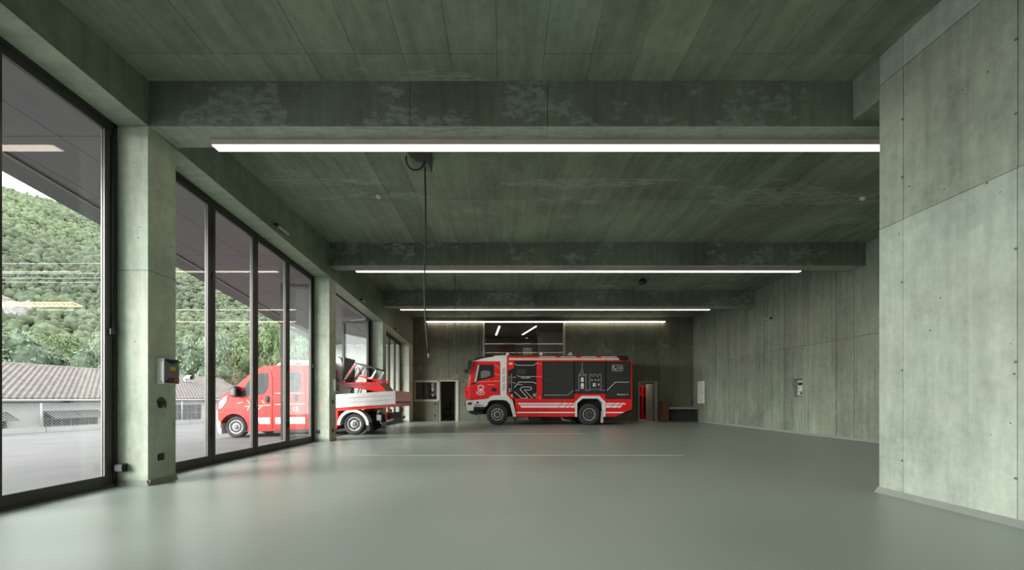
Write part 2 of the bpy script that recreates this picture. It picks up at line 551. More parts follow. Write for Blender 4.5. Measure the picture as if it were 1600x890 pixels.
# edge beam above the doors, its underside falling towards the back
hb = MB().prism([(YN, zh(YN)), (YB, zh(YB)), (YB, ZC + 0.02), (YN, ZC + 0.02)], -5.62, XL, 'X')
eb = struct(hb.build('edge_beam', M['header']))
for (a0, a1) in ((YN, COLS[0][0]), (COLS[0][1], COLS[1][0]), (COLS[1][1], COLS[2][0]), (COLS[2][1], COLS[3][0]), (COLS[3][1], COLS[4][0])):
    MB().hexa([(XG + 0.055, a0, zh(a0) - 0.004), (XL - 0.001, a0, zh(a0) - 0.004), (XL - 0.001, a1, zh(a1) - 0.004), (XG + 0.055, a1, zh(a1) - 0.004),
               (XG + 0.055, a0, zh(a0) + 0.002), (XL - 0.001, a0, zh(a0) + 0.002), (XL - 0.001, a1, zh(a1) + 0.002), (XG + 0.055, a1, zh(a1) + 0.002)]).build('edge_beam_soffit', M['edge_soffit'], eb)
# right edge beam beside the pier
struct(MB().box(XP, XP + 0.4, 4.96, 5.33, 5.06, ZC).build('edge_beam', M['header']))
struct(MB().box(10.05, 10.2, 4.96, 5.33, 5.06, ZC).build('edge_beam', M['header']))

# left columns
for k, (y0, y1) in enumerate(COLS):
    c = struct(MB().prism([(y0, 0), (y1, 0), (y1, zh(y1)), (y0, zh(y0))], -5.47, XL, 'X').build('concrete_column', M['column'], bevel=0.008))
    zj = 2.98
    MB().box(-5.472, XL + 0.002, y0 - 0.002, y1 + 0.002, zj, zj + 0.012).build('pour_joint', M['header'], c)
    mb = MB()
    mb.prism([(y0 - 0.03, 0), (y0, 0), (y0, 0.07)], -5.36, XL + 0.03, 'X')
    mb.prism([(XL, 0), (XL + 0.03, 0), (XL, 0.07)], y0 - 0.03, y1 + 0.0, 'Y')
    mb.build('floor_cove', M['cove'], c)


def panel_wall(name, mat, plane, axis, ub, zb, holes=(), thick=0.3, sgn=1, gap=0.005, upper=None):
    "backing plus formwork panels; plane at X or Y = plane; the wall body lies on the sgn side"
    mb = MB(); p0, p1 = (plane + sgn * 0.03, plane + sgn * thick)
    a, b = min(p0, p1), max(p0, p1)
    for u0, u1, z0, z1 in rects_minus((ub[0], ub[-1], zb[0], zb[-1]), holes):
        if axis == 'X': mb.box(a, b, u0, u1, z0, z1)
        else: mb.box(u0, u1, a, b, z0, z1)
    w = struct(mb.build(name, mat))
    for i in range(len(ub) - 1):
        for j in range(len(zb) - 1):
            for u0, u1, z0, z1 in rects_minus((ub[i], ub[i + 1], zb[j], zb[j + 1]), holes):
                g = [gap if (abs(e - ub[i + k]) < 1e-6) else 0 for k, e in ((0, u0), (1, u1))]
                h = [gap if (abs(e - zb[j + k]) < 1e-6 and 0 < j + k < len(zb) - 1) else 0 for k, e in ((0, z0), (1, z1))]
                a, b = sorted((plane + random.uniform(-0.004, 0.003), plane + sgn * 0.032))
                q = MB()
                if axis == 'X': q.box(a, b, u0 + g[0], u1 - g[1], z0 + h[0], z1 - h[1])
                else: q.box(u0 + g[0], u1 - g[1], a, b, z0 + h[0], z1 - h[1])
                q.build('formwork_panel', upper if upper and j == 1 else mat, w)
    return w


NICHE = (13.15, 13.55, 1.27, 1.90)
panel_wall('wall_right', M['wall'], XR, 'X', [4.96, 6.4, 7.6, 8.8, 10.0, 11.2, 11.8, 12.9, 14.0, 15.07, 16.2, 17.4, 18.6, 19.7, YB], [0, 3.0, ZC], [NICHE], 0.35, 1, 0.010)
nb = MB().box(10.36, 10.38, NICHE[0] - .05, NICHE[1] + .05, NICHE[2] - .05, NICHE[3] + .05)
struct(nb.build('wall_niche', M['mid']))
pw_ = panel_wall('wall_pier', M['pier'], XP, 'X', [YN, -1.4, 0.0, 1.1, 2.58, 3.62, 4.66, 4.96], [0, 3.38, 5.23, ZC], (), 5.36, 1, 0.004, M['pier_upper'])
ph = MB()
for yy in (3.62, 4.66):
    for zz in (0.45, 1.55, 2.62, 3.9, 4.6):
        ph.lathe([(XP - 0.006, 0.008), (XP - 0.004, 0.014), (XP + 0.01, 0.014)], 'X', (0, yy + 0.012, zz), 10)
ph.build('tie_hole', M['mid'], pw_)
struct(MB().prism([(XP - 0.055, 0), (XP, 0), (XP, 0.07)], YN, 4.97, 'Y').build('baseboard_pier', M['cove']))
struct(MB().prism([(XR - 0.045, 0), (XR, 0), (XR, 0.07)], 4.96, 20.1, 'Y').build('baseboard_right', M['cove']))

BS = F / YB


def bx(x): return (x - VX) / BS
def bz(y): return CH + (VY - y) / BS


HOLES = [(bx(647.5), bx(684), bz(625), bz(595.5)), (bx(687), bx(713), 0, bz(595.5)), (bx(754.5), bx(883), 3.2, bz(501.5)), (bx(999), bx(1023), 0, bz(597))]
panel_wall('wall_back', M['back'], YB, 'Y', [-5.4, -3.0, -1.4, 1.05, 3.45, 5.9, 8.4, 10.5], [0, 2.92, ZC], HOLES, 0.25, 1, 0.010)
# walls outside the frame that close the room
struct(MB().box(-5.6, 5.0, YN - 0.25, YN, 0, ZC).build('wall_near', M['wall']))
struct(MB().box(-5.62, -5.36, 20.4, YB + 0.3, 0, ZC).build('wall_left', M['column']))

# --- folding glass doors
def leaf(parent, a, b, z0, za, zb_, t=0.075):
    "door leaf between ground points a and b (x,y); the top may slope from za to zb_"
    A, B = Vector((a[0], a[1], 0)), Vector((b[0], b[1], 0))
    d = (B - A).normalized(); n = Vector((-d.y, d.x, 0)); L = (B - A).length
    def P(u, w, z): return A + d * u + n * w + Vector((0, 0, z))
    def top(u): return za + (zb_ - za) * u / L
    def slab(mb, u0, u1, zz0, zz1, w0, w1):
        g = lambda u, z: z(u) if callable(z) else z
        mb.hexa([P(u0, w0, g(u0, zz0)), P(u1, w0, g(u1, zz0)), P(u1, w1, g(u1, zz0)), P(u0, w1, g(u0, zz0)),
                 P(u0, w0, g(u0, zz1)), P(u1, w0, g(u1, zz1)), P(u1, w1, g(u1, zz1)), P(u0, w1, g(u0, zz1))])
    st, rb, rt = 0.075, 0.13, 0.085
    g = 0.006
    fr = MB(); h = t / 2
    slab(fr, g, g + st, z0, top, -h, h)
    slab(fr, L - g - st, L - g, z0, top, -h, h)
    slab(fr, g + st, L - g - st, z0, z0 + rb, -h, h)
    slab(fr, g + st, L - g - st, lambda u: top(u) - rt, top, -h, h)
    f = fr.build('door_leaf', M['frame'], parent)
    be = MB(); q = 0.012
    for w0, w1 in ((-h + 0.012, -h + 0.03), (h - 0.03, h - 0.012)):
        slab(be, g + st, g + st + q, z0 + rb, lambda u: top(u) - rt, w0, w1)
        slab(be, L - g - st - q, L - g - st, z0 + rb, lambda u: top(u) - rt, w0, w1)
        slab(be, g + st + q, L - g - st - q, z0 + rb, z0 + rb + q, w0, w1)
        slab(be, g + st + q, L - g - st - q, lambda u: top(u) - rt - q, lambda u: top(u) - rt, w0, w1)
    be.build('glazing_bead', M['frame_edge'], f)
    gl = MB(); slab(gl, g + st, L - g - st, z0 + rb, lambda u: top(u) - rt, -0.009, 0.009)
    gl.build('glass_pane', M['glass'], f)
    return f


def door_bay(num, y0, y1, n=4, folded=False):
    d = empty('door_%d' % num, (0, 0, 0)); struct(d)
    zt = lambda Y: zh(Y) - 0.035
    fr = MB()
    w0, w1 = XG - 0.05, XG + 0.05
    for ya, yb in ((y0, y0 + 0.05), (y1 - 0.05, y1)):
        fr.prism([(ya, 0), (yb, 0), (yb, zh(yb)), (ya, zh(ya))], w0, w1, 'X')
    fr.prism([(y0, zh(y0) - 0.05), (y1, zh(y1) - 0.05), (y1, zh(y1)), (y0, zh(y0))], w0, w1, 'X')
    fr.build('door_frame', M['frame'], d)
    MB().box(w0, w1, y0, y1, 0.0, 0.012).build('threshold', M['dark'], d)
    a, b = y0 + 0.055, y1 - 0.055
    tp = lambda Y: zh(Y) - 0.06
    L = (b - a) / n
    if not folded:
        for i in range(n):
            ya, yb = a + L * i, a + L * (i + 1)
            leaf(d, (XG, ya), (XG, yb), 0.02, tp(ya), tp(yb))
            if i < n - 1 and i % 2 == 0:
                hg = MB()
                for z in (0.5, 1.9, 3.4, 4.3):
                    hg.lathe([(z, 0.018), (z + 0.12, 0.018)], 'Z', (XG + 0.045, yb, 0), 8)
                hg.build('hinge', M['frame'], d)
        rod = MB().tube([(XG + 0.048, b - 0.012, 2.25), (XG + 0.048, b - 0.012, tp(b) - 0.1)], 0.009, 6)
        rod.box(XG + 0.038, XG + 0.075, b - 0.06, b + 0.02, 2.08, 2.16)
        rod.box(XG + 0.038, XG + 0.06, b - 0.027, b + 0.003, 2.16, 2.26)
        rod.build('bolt_rod', M['dark'], d)
        hd = MB().tube([(XG + 0.04, a + L * 2 - 0.03, 1.02), (XG + 0.085, a + L * 2 - 0.03, 1.02), (XG + 0.085, a + L * 2 - 0.03, 1.2)], 0.011, 8)
        hd.build('handle', M['frame'], d)
    else:
        xo = XG - 0.02
        for i, (yy, tip) in enumerate(((y0 + 0.10, -0.20), (y0 + 0.21, -0.22), (y1 - 0.21, 0.0), (y1 - 0.10, -0.02))):
            leaf(d, (xo - L, yy + tip), (xo, yy), 0.03 - 0.02, tp(yy) - 0.0, tp(yy))
        tr = MB().bar((XG, y0 + .1, tp(y0) + 0.03), (XG, y1 - .1, tp(y1) + 0.03), 0.03)
        tr.build('track', M['steel'], d)
        arm = MB()
        for yy in (y0 + 0.15, y1 - 0.15):
            arm.bar((xo - 0.75, yy, tp(yy) + 0.03), (XG, yy + (0.45 if yy < 13 else -0.45), tp(yy) + 0.015), 0.02)
        arm.build('guide_arm', M['steel'], d)
    return d


door_bay(1, YN + 0.1, COLS[0][0])
door_bay(2, COLS[0][1], COLS[1][0])
door_bay(3, COLS[1][1], COLS[2][0])
door_bay(4, COLS[2][1], COLS[3][0], folded=True)
door_bay(5, COLS[3][1], COLS[4][0])

# ------------------------------------------------------------------ linear lamps
def linear_lamp(x0, x1, y0, y1, z0, z1, label):
    l = empty('linear_lamp', ((x0 + x1) / 2, (y0 + y1) / 2, z1), label, 'lamp')
    cx, cy = (x0 + x1) / 2, (y0 + y1) / 2
    MB().box(x0 - cx, x1 - cx, y0 - cy, y1 - cy, z0 + 0.004 - z1, 0).build('housing', M['lamp_body'], l)
    MB().box(x0 - cx + 0.004, x1 - cx - 0.004, y0 - cy + 0.008, y1 - cy - 0.004, z0 - z1 - 0.004, z0 - z1 + 0.006).build('diffuser', M['led'], l)
    return l


linear_lamp(-4.26, 8.5, 5.585, 5.735, 4.895, 4.976, 'widest bright linear lamp, under the patchy beam nearest the camera')
linear_lamp(-4.28, 8.55, 11.05, 11.17, 4.88, 4.956, 'linear lamp under the second concrete beam from the camera')
linear_lamp(-4.3, 8.5, 15.85, 15.97, 4.89, 4.966, 'thin linear lamp under the third and furthest cross beam')
# wash light at the back wall
wl = empty('wall_wash_lamp', (2.2, YB - 0.09, 5.40), 'thin linear lamp washing the top of the dark back wall', 'lamp')
MB().box(-6.4, 6.45, -0.05, 0.05, -0.03, 0.0).build('housing', M['lamp_body'], wl)
MB().box(-6.39, 6.44, -0.05, 0.075, -0.055, -0.03).build('diffuser', M['led'], wl)
MB().box(-6.4, -6.3, 0.05, 0.088, -0.02, 0.02).box(6.3, 6.4, 0.05, 0.088, -0.02, 0.02).box(-0.05, 0.05, 0.05, 0.088, -0.02, 0.02).build('bracket', M['lamp_body'], wl)

# ------------------------------------------------------------------ small fittings
def tube_light(y0, y1, z, label, x=XL, s=1):
    o = empty('emergency_light', (x, (y0 + y1) / 2, z), label, 'light', 'tube lights on the walls')
    h = (y1 - y0) / 2
    MB().tube([(0.055 * s, -h + 0.03, 0), (0.055 * s, h, 0)], 0.032, 10).build('diffuser_tube', M['grey'], o)
    MB().tube([(0.055 * s, -h - 0.03, 0), (0.055 * s, -h + 0.03, 0)], 0.035, 10).build('end_cap', M['black'], o)
    m = MB()
    for yy in (-h + 0.08, h - 0.1): m.box(min(0, 0.03 * s), max(0, 0.03 * s), yy, yy + 0.04, -0.015, 0.015)
    m.build('bracket', M['dark'], o)


tube_light(8.23, 8.7, 4.93, 'short tube light on the left edge beam above the closed glass doors')
tube_light(13.15, 13.5, 4.60, 'short tube light on the left edge beam above the open door with the van')
tube_light(17.3, 17.65, 4.36, 'short tube light on the left edge beam nearest the back wall')
tube_light(14.62, 15.08, 4.28, 'short tube light standing off the right concrete wall', XR, -1)


def detector(x, y, label, r=0.055, mat=None, h=0.07):
    o = empty('smoke_detector', (x, y, ZC), label, 'detector')
    MB().lathe([(0, r * 1.2), (-0.02, r * 1.2), (-0.022, r)], 'Z', n=16).build('base', mat or M['white'], o)
    MB().lathe([(-0.022, r), (-h * 0.7, r * 0.9), (-h, r * 0.5)], 'Z', n=16).build('sensor_head', mat or M['white'], o)


detector(-2.72, 8.32, 'small white smoke detector on the ceiling left of the first hanging cable')
detector(7.85, 8.4, 'small white smoke detector on the ceiling near the right pier')
o = empty('ceiling_loudspeaker', (5.07, 14.07, ZC), 'dark round loudspeaker hanging from the ceiling behind the second lamp', 'loudspeaker')
MB().lathe([(-0.06, 0.04), (-0.07, 0.13), (-0.16, 0.15), (-0.20, 0.11)], 'Z', n=20).build('body', M['dark'], o)
MB().lathe([(0, 0.05), (-0.02, 0.05), (-0.06, 0.03)], 'Z', n=12).build('stem', M['dark'], o)

# hanging supply cables
def hang(x, y, zend, label, big=False, r=0.012, bend=0.06):
    o = empty('hanging_cable', (x, y, ZC), label, 'cable')
    n = 24; H = ZC - zend
    zt = 0.24 if big else 0.05
    pts = []
    for k in range(n + 1):
        t = k / n
        pts.append((bend * (t ** 5) + 0.012 * math.sin(t * 7), 0.02 * math.sin(t * 5), -zt - (H - zt) * t))
    MB().tube(pts, r, 8).build('cable', M['black'], o)
    MB().tube([pts[-1], (pts[-1][0] + 0.008, pts[-1][1], pts[-1][2] - 0.09)], r * 1.15, 8).build('plug', M['dark_steel'], o)
    if big:
        pl = MB().prism([(-0.31, 0), (0.13, 0), (0.10, -0.28), (0.06, -0.24), (-0.12, -0.22), (-0.24, -0.12)], -0.1, 0.16, 'Y')
        pl.build('cable_bracket', M['mid'], o, bevel=0.01)
        lp = []
        for k in range(17):
            a = math.radians(165 + 195 * k / 16)
            lp.append((-0.14 + 0.165 * math.cos(a), -0.115, -0.17 + 0.2 * math.sin(a)))
        lp[-1] = (0.0, -0.05, -0.24)
        MB().tube(lp, r, 8).build('cable_loop', M['black'], o)
    else:
        MB().lathe([(0, 0.06), (-0.05, 0.05), (-0.08, 0.02)], 'Z', n=12).build('ceiling_rose', M['dark'], o)
    return o


hang(-1.43, 6.9, 2.02, 'long black cable hanging from the bracket box behind the first lamp', True, 0.014)
hang(-1.58, 12.2, 1.98, 'thin black cable hanging in the middle bay left of the truck cab', False, 0.010)
hang(-1.72, 18.4, 3.55, 'thin black cable hanging near the back wall above the truck cab', False, 0.009)


def charger(y, label, parent_x=XL):
    "battery charger box on the room face of a column"
    o = empty('charger_box', (parent_x, y, 1.42), label, 'charger')
    D, Wd, H = 0.115, 0.255, 0.355
    MB().box(0, D, 0, Wd, 0, H).build('housing', M['white'], o, bevel=0.006)
    MB().box(D, D + 0.006, 0.004, Wd - 0.004, 0.004, H - 0.004).build('front_plate', M['mid'], o)
    arc = [(0.006 + (Wd - 0.012) * k / 10, H - 0.012 - 0.06 * math.sin(math.pi * k / 10)) for k in range(11)]
    MB().prism(arc[::-1] + [(0.006, H - 0.006), (Wd - 0.006, H - 0.006)], D + 0.006, D + 0.009, 'X').build('dark_swoop', M['black'], o)
    arc = [(0.01 + (Wd - 0.02) * k / 10, 0.02 + 0.065 * math.sin(math.pi * k / 10)) for k in range(11)]
    MB().prism(arc, D + 0.006, D + 0.009, 'X').build('control_field', M['black'], o)
    MB().box(D + 0.006, D + 0.02, 0.14, 0.22, 0.028, 0.07).build('rocker_switch', M['red_lens'], o, bevel=0.004)
    MB().lathe([(D + 0.006, 0.009), (D + 0.016, 0.008)], 'X', (0, 0.10, 0.05), 10).build('button', M['grey'], o)
    y_ = MB().box(D + 0.006, D + 0.009, 0.10, 0.185, 0.17, 0.245).build('warning_sticker', M['yellow'], o)
    MB().box(D + 0.009, D + 0.0105, 0.10, 0.185, 0.17, 0.182).box(D + 0.009, D + 0.0105, 0.13, 0.15, 0.195, 0.21).box(D + 0.009, D + 0.0105, 0.155, 0.17, 0.195, 0.205).build('sticker_print', M['black'], y_)
    sc = MB()
    for z in (0.025, H - 0.025): sc.lathe([(-0.003, 0.010), (0.004, 0.010)], 'Y', (0.085, 0, z), 8)
    sc.build('screw', M['black'], o)
    return o


charger(5.44, 'white charger box with yellow sticker on the nearest concrete column')
charger(10.97, 'white charger box on the second column beside the van bed')


def outlet(loc, label, face='X', s=0.1, mat='black'):
    o = empty('wall_socket', loc, label, 'socket')
    h = s / 2
    if face == 'X':      # plate faces +X
        MB().box(0, 0.012, -h, h, -h, h).build('cover_plate', M[mat], o, bevel=0.003)
        MB().lathe([(0.010, h * 0.55), (0.016, h * 0.55), (0.016, h * 0.35)], 'X', n=14).build('socket_insert', M['dark'], o)
    else:                # plate faces -Y
        MB().box(-h, h, -0.012, 0, -h, h).build('cover_plate', M[mat], o, bevel=0.003)
        MB().lathe([(-0.010, h * 0.55), (-0.016, h * 0.55), (-0.016, h * 0.35)], 'Y', n=14).build('socket_insert', M['dark'], o)
    return o


outlet((XL, 5.52, 0.37), 'square black socket low on the room side of the nearest column')
o = empty('socket_box', (-5.28, 5.33, 0.2), 'small dark grey surface socket box low on the camera side of the nearest column', 'socket')
MB().box(-0.055, 0.055, -0.075, 0, 0, 0.11).build('box', M['black'], o, bevel=0.006)
MB().box(-0.05, 0.05, -0.084, -0.075, 0.02, 0.09).build('flap', M['dark'], o)
outlet((XL, 11.05, 1.12), 'small black switch on the second column below its charger box')
outlet((XL, 11.05, 0.3), 'black socket low on the room side of the second column')
outlet((-5.26, 10.85, 0.27), 'black socket low on the camera side of the second column', 'Y')
outlet((-5.2, 19.96, 0.28), 'black socket low on the last column left of the back wall', 'Y')
o = empty('compressed_air_valve', (XL, 5.53, 1.13), 'brass valve with green sprayed mark below the charger box', 'valve')
pts = [(0.072 * math.cos(a) * (1 + 0.1 * math.sin(5 * a)), 0.08 * math.sin(a) * (1 + 0.08 * math.cos(7 * a)) + 0.02) for a in [2 * math.pi * k / 20 for k in range(20)]]
MB().prism(pts, 0.0, 0.002, 'X').build('green_mark', M['green_paint'], o)
MB().box(0, 0.03, -0.05, 0.05, -0.055, 0.03).build('back_plate', M['dark'], o)
MB().lathe([(0.03, 0.018), (0.06, 0.018), (0.065, 0.012)], 'X', (0, -0.025, -0.03), 10).lathe([(0.03, 0.018), (0.06, 0.018)], 'X', (0, 0.02, 0.0), 10).build('valve_body', M['brass'], o)
MB().tube([(0.055, 0.02, 0), (0.06, 0.07, 0.015), (0.06, 0.10, 0.01)], 0.008, 8).build('lever', M['steel'], o)

# door contact with small sensor near second column
# wall phone in its niche on the right wall
o = empty('wall_intercom', (10.36, 13.35, 1.30), 'grey control panel with display in the niche of the right wall', 'control panel')
MB().box(-0.05, 0, -0.17, 0.15, 0.02, 0.55).build('panel', M['grey'], o, bevel=0.006)
MB().box(-0.056, -0.05, -0.13, 0.12, 0.38, 0.47).build('display', M['black'], o)
k = MB()
for i in range(4):
    for j in range(3): k.box(-0.06, -0.05, -0.14 + i * 0.045, -0.11 + i * 0.045, 0.18 + j * 0.045, 0.21 + j * 0.045)
k.build('keypad', M['white'], o)
k = MB()
for i in range(4): k.box(-0.058, -0.05, -0.14 + i * 0.045, -0.11 + i * 0.045, 0.06, 0.13)
k.box(-0.054, -0.05, -0.15, 0.04, 0.15, 0.165)
k.build('switch_row', M['dark'], o)
MB().lathe([(-0.075, 0.022), (-0.05, 0.024)], 'X', (0, 0.11, 0.20), 12).lathe([(-0.075, 0.022), (-0.05, 0.024)], 'X', (0, 0.12, 0.09), 12).build('knob', M['white'], o)

# ------------------------------------------------------------------ back wall: openings and what is seen through them
def frame_rect(mb, x0, x1, z0, z1, w, y0, y1, bottom=True):
    mb.box(x0, x0 + w, y0, y1, z0, z1); mb.box(x1 - w, x1, y0, y1, z0, z1)
    mb.box(x0 + w, x1 - w, y0, y1, z1 - w, z1)
    if bottom: mb.box(x0 + w, x1 - w, y0, y1, z0, z0 + w)


# left: inner window and open doorway in one pale frame
w1 = struct(empty('window_1', (0, 0, 0)))
h = HOLES[0]
mb = MB(); frame_rect(mb, h[0] + .002, h[1] - .002, h[2] + .002, h[3] - .002, 0.05, YB - 0.02, YB + 0.12)
mb.build('window_frame', M['door_frame'], w1)
MB().box(h[0] + 0.05, h[1] - 0.05, YB + 0.05, YB + 0.058, h[2] + 0.05, h[3] - 0.05).build('glass_pane', M['glass'], w1)
MB().box(h[0] - 0.05, h[1] + 0.05, YB - 0.05, YB - 0.02, h[2] - 0.06, h[2]).build('window_sill', M['door_frame'], w1)
d1 = struct(empty('door_6', (0, 0, 0)))
h = HOLES[1]
mb = MB()
mb.box(h[0] - 0.12, h[0] - 0.0, YB - 0.03, YB - 0.004, bz(625), h[3] + 0.06)
mb.box(h[1], h[1] + 0.12, YB - 0.03, YB - 0.004, 0, h[3] + 0.06)
mb.box(HOLES[0][0] - 0.02, h[1], YB - 0.03, YB - 0.004, h[3], h[3] + 0.06)
mb.box(h[0], h[0] + 0.03, YB, YB + 0.25, 0, h[3] - 0.002); mb.box(h[1] - 0.03, h[1], YB, YB + 0.25, 0, h[3] - 0.002)
mb.build('door_frame', M['door_frame'], d1)
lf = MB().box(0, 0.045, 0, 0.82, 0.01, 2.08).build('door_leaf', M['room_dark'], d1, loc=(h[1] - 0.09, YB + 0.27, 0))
lf.rotation_euler.z = math.radians(12)
MB().tube([(-0.01, 0.72, 1.02), (-0.06, 0.72, 1.02), (-0.06, 0.60, 1.02)], 0.011, 8).build('handle', M['black'], lf)
# room behind
def shell(name, mat, *boxes):
    for b_ in boxes: struct(MB().box(*b_).build(name, mat))


shell('wall_side_room', M['room'], (-5.4, -1.9, 23.4, 23.5, 0, 2.6), (-5.45, -5.4, YB + .25, 23.5, 0, 2.6), (-1.95, -1.9, YB + .25, 23.4, 0, 2.6), (-5.45, -1.9, YB + .25, 23.5, 2.6, 2.7))
# hoses hanging in the little room
for n_, (xx, rr, lab) in enumerate(((-4.6, 0.05, 'grey hose column hanging furthest left behind the inner window'),
                                    (-4.42, 0.06, 'pale grey hose hanging second from left behind the inner window'))):
    tag(MB().tube([(xx, 21.9, 2.55), (xx, 21.9, 1.6), (xx + 0.01, 21.9, 0.6)], rr, 10).build('hanging_hose', M['steel' if n_ else 'mid']), lab, 'hose')
o = empty('coiled_hose', (-3.95, 21.4, 2.5), 'white hose hanging in loops behind the inner window', 'hose')
m = MB()
for k in range(4):
    x0 = -0.10 + 0.06 * k
    p = []
    for i in range(19):
        t = i / 18 * math.pi
        p.append((x0 + 0.11 * (1 - math.cos(t)) * 0.5 * (1 if k % 2 else 1.3), 0.02 * k, -0.15 - (0.75 + 0.08 * k) * math.sin(t) ** 0.7))
    m.tube(p, 0.02, 6)
m.build('hose_loops', M['white'], o)
MB().box(-0.16, 0.2, -0.02, 0.1, -0.16, -0.1).tube([(0, 0.04, -0.1), (0, 0.04, 0.1)], 0.012, 6).build('hose_hook', M['dark'], o)
# chair seen through the doorway
o = empty('bar_chair', (-3.3, 22.2, 0), 'black chair standing in the doorway left of the truck', 'chair')
MB().box(-0.2, 0.2, -0.2, 0.2, 0.58, 0.63).build('seat', M['black'], o, bevel=0.015)
MB().box(0.16, 0.20, -0.18, 0.18, 0.78, 1.05).tube([(0.18, 0.12, 0.6), (0.18, 0.12, 0.8)], 0.012, 6).tube([(0.18, -0.12, 0.6), (0.18, -0.12, 0.8)], 0.012, 6).build('backrest', M['black'], o)
for a, b in ((-.17, -.17), (.17, -.17), (-.17, .17), (.17, .17)):
    MB().tube([(a * .9, b * .9, 0.58), (a * 1.15, b * 1.15, 0.0)], 0.011, 6).build('leg', M['dark'], o)
m = MB()
for z in (0.22,):
    q = 0.187
    m.tube([(-q, -q, z), (q, -q, z), (q, q, z), (-q, q, z), (-q, -q, z)], 0.008, 6)
m.build('foot_ring', M['dark'], o)
for i, y_ in enumerate((617, 626, 644)):
    outlet((bx(704.2) - 0.0, 23.4, CH + (VY - y_) * 23.4 / F), 'black wall switch inside the doorway, %s of three' % ('top', 'middle', 'lowest')[i], 'Y', 0.09)
outlet((bx(680), YB, bz(631)), 'black socket on the back wall just below the inner window', 'Y')
outlet((bx(680), YB, bz(649)), 'black socket on the back wall near the floor left of the doorway', 'Y')

# upper window of the room over the hall
w2 = struct(empty('window_2', (0, 0, 0)))
h = HOLES[2]
mb = MB(); frame_rect(mb, h[0] + .002, h[1] - .002, h[2] + .002, h[3] - .002, 0.085, YB - 0.03, YB + 0.2)
mb.build('window_frame', M['door_frame'], w2)
xa, xb = h[0] + 0.085, h[1] - 0.085
for i, (a, b) in enumerate(((xa, bx(797)), (bx(797), bx(839)), (bx(839), xb))):
    MB().box(a + 0.008, b - 0.008, YB + 0.06, YB + 0.075, h[2] + 0.087, h[3] - 0.087).build('glass_pane', M['glass'], w2)
MB().box(bx(797) - 0.012, bx(797) + 0.012, YB + 0.05, YB + 0.09, h[2] + 0.085, h[3] - 0.085).box(bx(839) - 0.012, bx(839) + 0.012, YB + 0.05, YB + 0.09, h[2] + 0.085, h[3] - 0.085).build('mullion', M['black'], w2)
shell('wall_upper_room', M['room'], (-2.0, 4.6, YB + .3, 27.0, 2.95, 3.045), (-2.0, 4.6, 27.0, 27.2, 2.95, 5.5), (-2.1, -2.0, YB + .3, 27.2, 2.95, 5.5), (4.6, 4.7, YB + .3, 27.2, 2.95, 5.5), (-2.1, 4.7, YB + .3, 27.2, 5.505, 5.6))
r = MB().box(2.2, 4.55, 24.6, 24.9, 3.05, 5.5)
struct(r.build('wall_upper_partition', M['room']))
for (x0, y0, x1, y1), lab in (((-0.28, 22.4, -0.55, 25.6), 'left slanting strip lamp on the ceiling of the upper room'), ((1.87, 22.4, 1.2, 25.4), 'right slanting strip lamp on the ceiling of the upper room')):
    o = empty('strip_lamp', (x0, y0, 5.5), lab, 'lamp')
    d = Vector((x1 - x0, y1 - y0, 0)); n_ = Vector((-d.y, d.x, 0)).normalized()
    def bar(z0, z1, w):
        P = [n_ * -w, d + n_ * -w, d + n_ * w, n_ * w]
        return MB().hexa([(p.x, p.y, z0) for p in P] + [(p.x, p.y, z1) for p in P])
    bar(-0.05, 0, 0.06).build('housing', M['lamp_body'], o)
    bar(-0.058, -0.05, 0.05).build('diffuser', M['led_small'], o)
o = empty('brown_door', (0.15, 26.7, 3.05), 'dark door at the rear of the upper room left of the bright sheet', 'door')
MB().box(-0.55, 0.55, 0.0, 0.28, 0, 2.05).build('door_panel', M['brown'], o, bevel=0.01)
MB().box(0.42, 0.48, -0.02, 0.0, 0.95, 1.1).build('handle', M['black'], o)
o = empty('white_board', (1.45, 24.0, 3.05), 'bright white board standing in the upper room behind the glass', 'board')
MB().box(-0.28, 0.28, 0, 0.03, 0.55, 1.35).build('sheet', M['white'], o)
MB().box(-0.24, -0.2, 0.03, 0.06, 0, 1.0).box(0.2, 0.24, 0.03, 0.06, 0, 1.0).build('stand', M['dark'], o)
o = empty('pendant_lamp', (1.45, 24.3, 5.5), 'dark pendant over the white board in the upper room', 'lamp')
MB().lathe([(-0.62, 0.28), (-0.5, 0.2), (-0.42, 0.05)], 'Z', n=16).build('shade', M['black'], o)
MB().tube([(0, 0, -0.42), (0, 0, 0)], 0.01, 6).build('cord', M['black'], o)
o = empty('armchair', (-0.55, 22.0, 3.05), 'pale olive armchair at the left end of the upper window', 'armchair')
MB().box(-0.55, 0.55, 0, 0.8, 0.05, 0.5).build('seat', M['room'], o, bevel=0.08, segs=2)
MB().box(-0.55, 0.55, 0.6, 0.8, 0.4, 0.85).build('backrest', M['room'], o, bevel=0.08, segs=2)

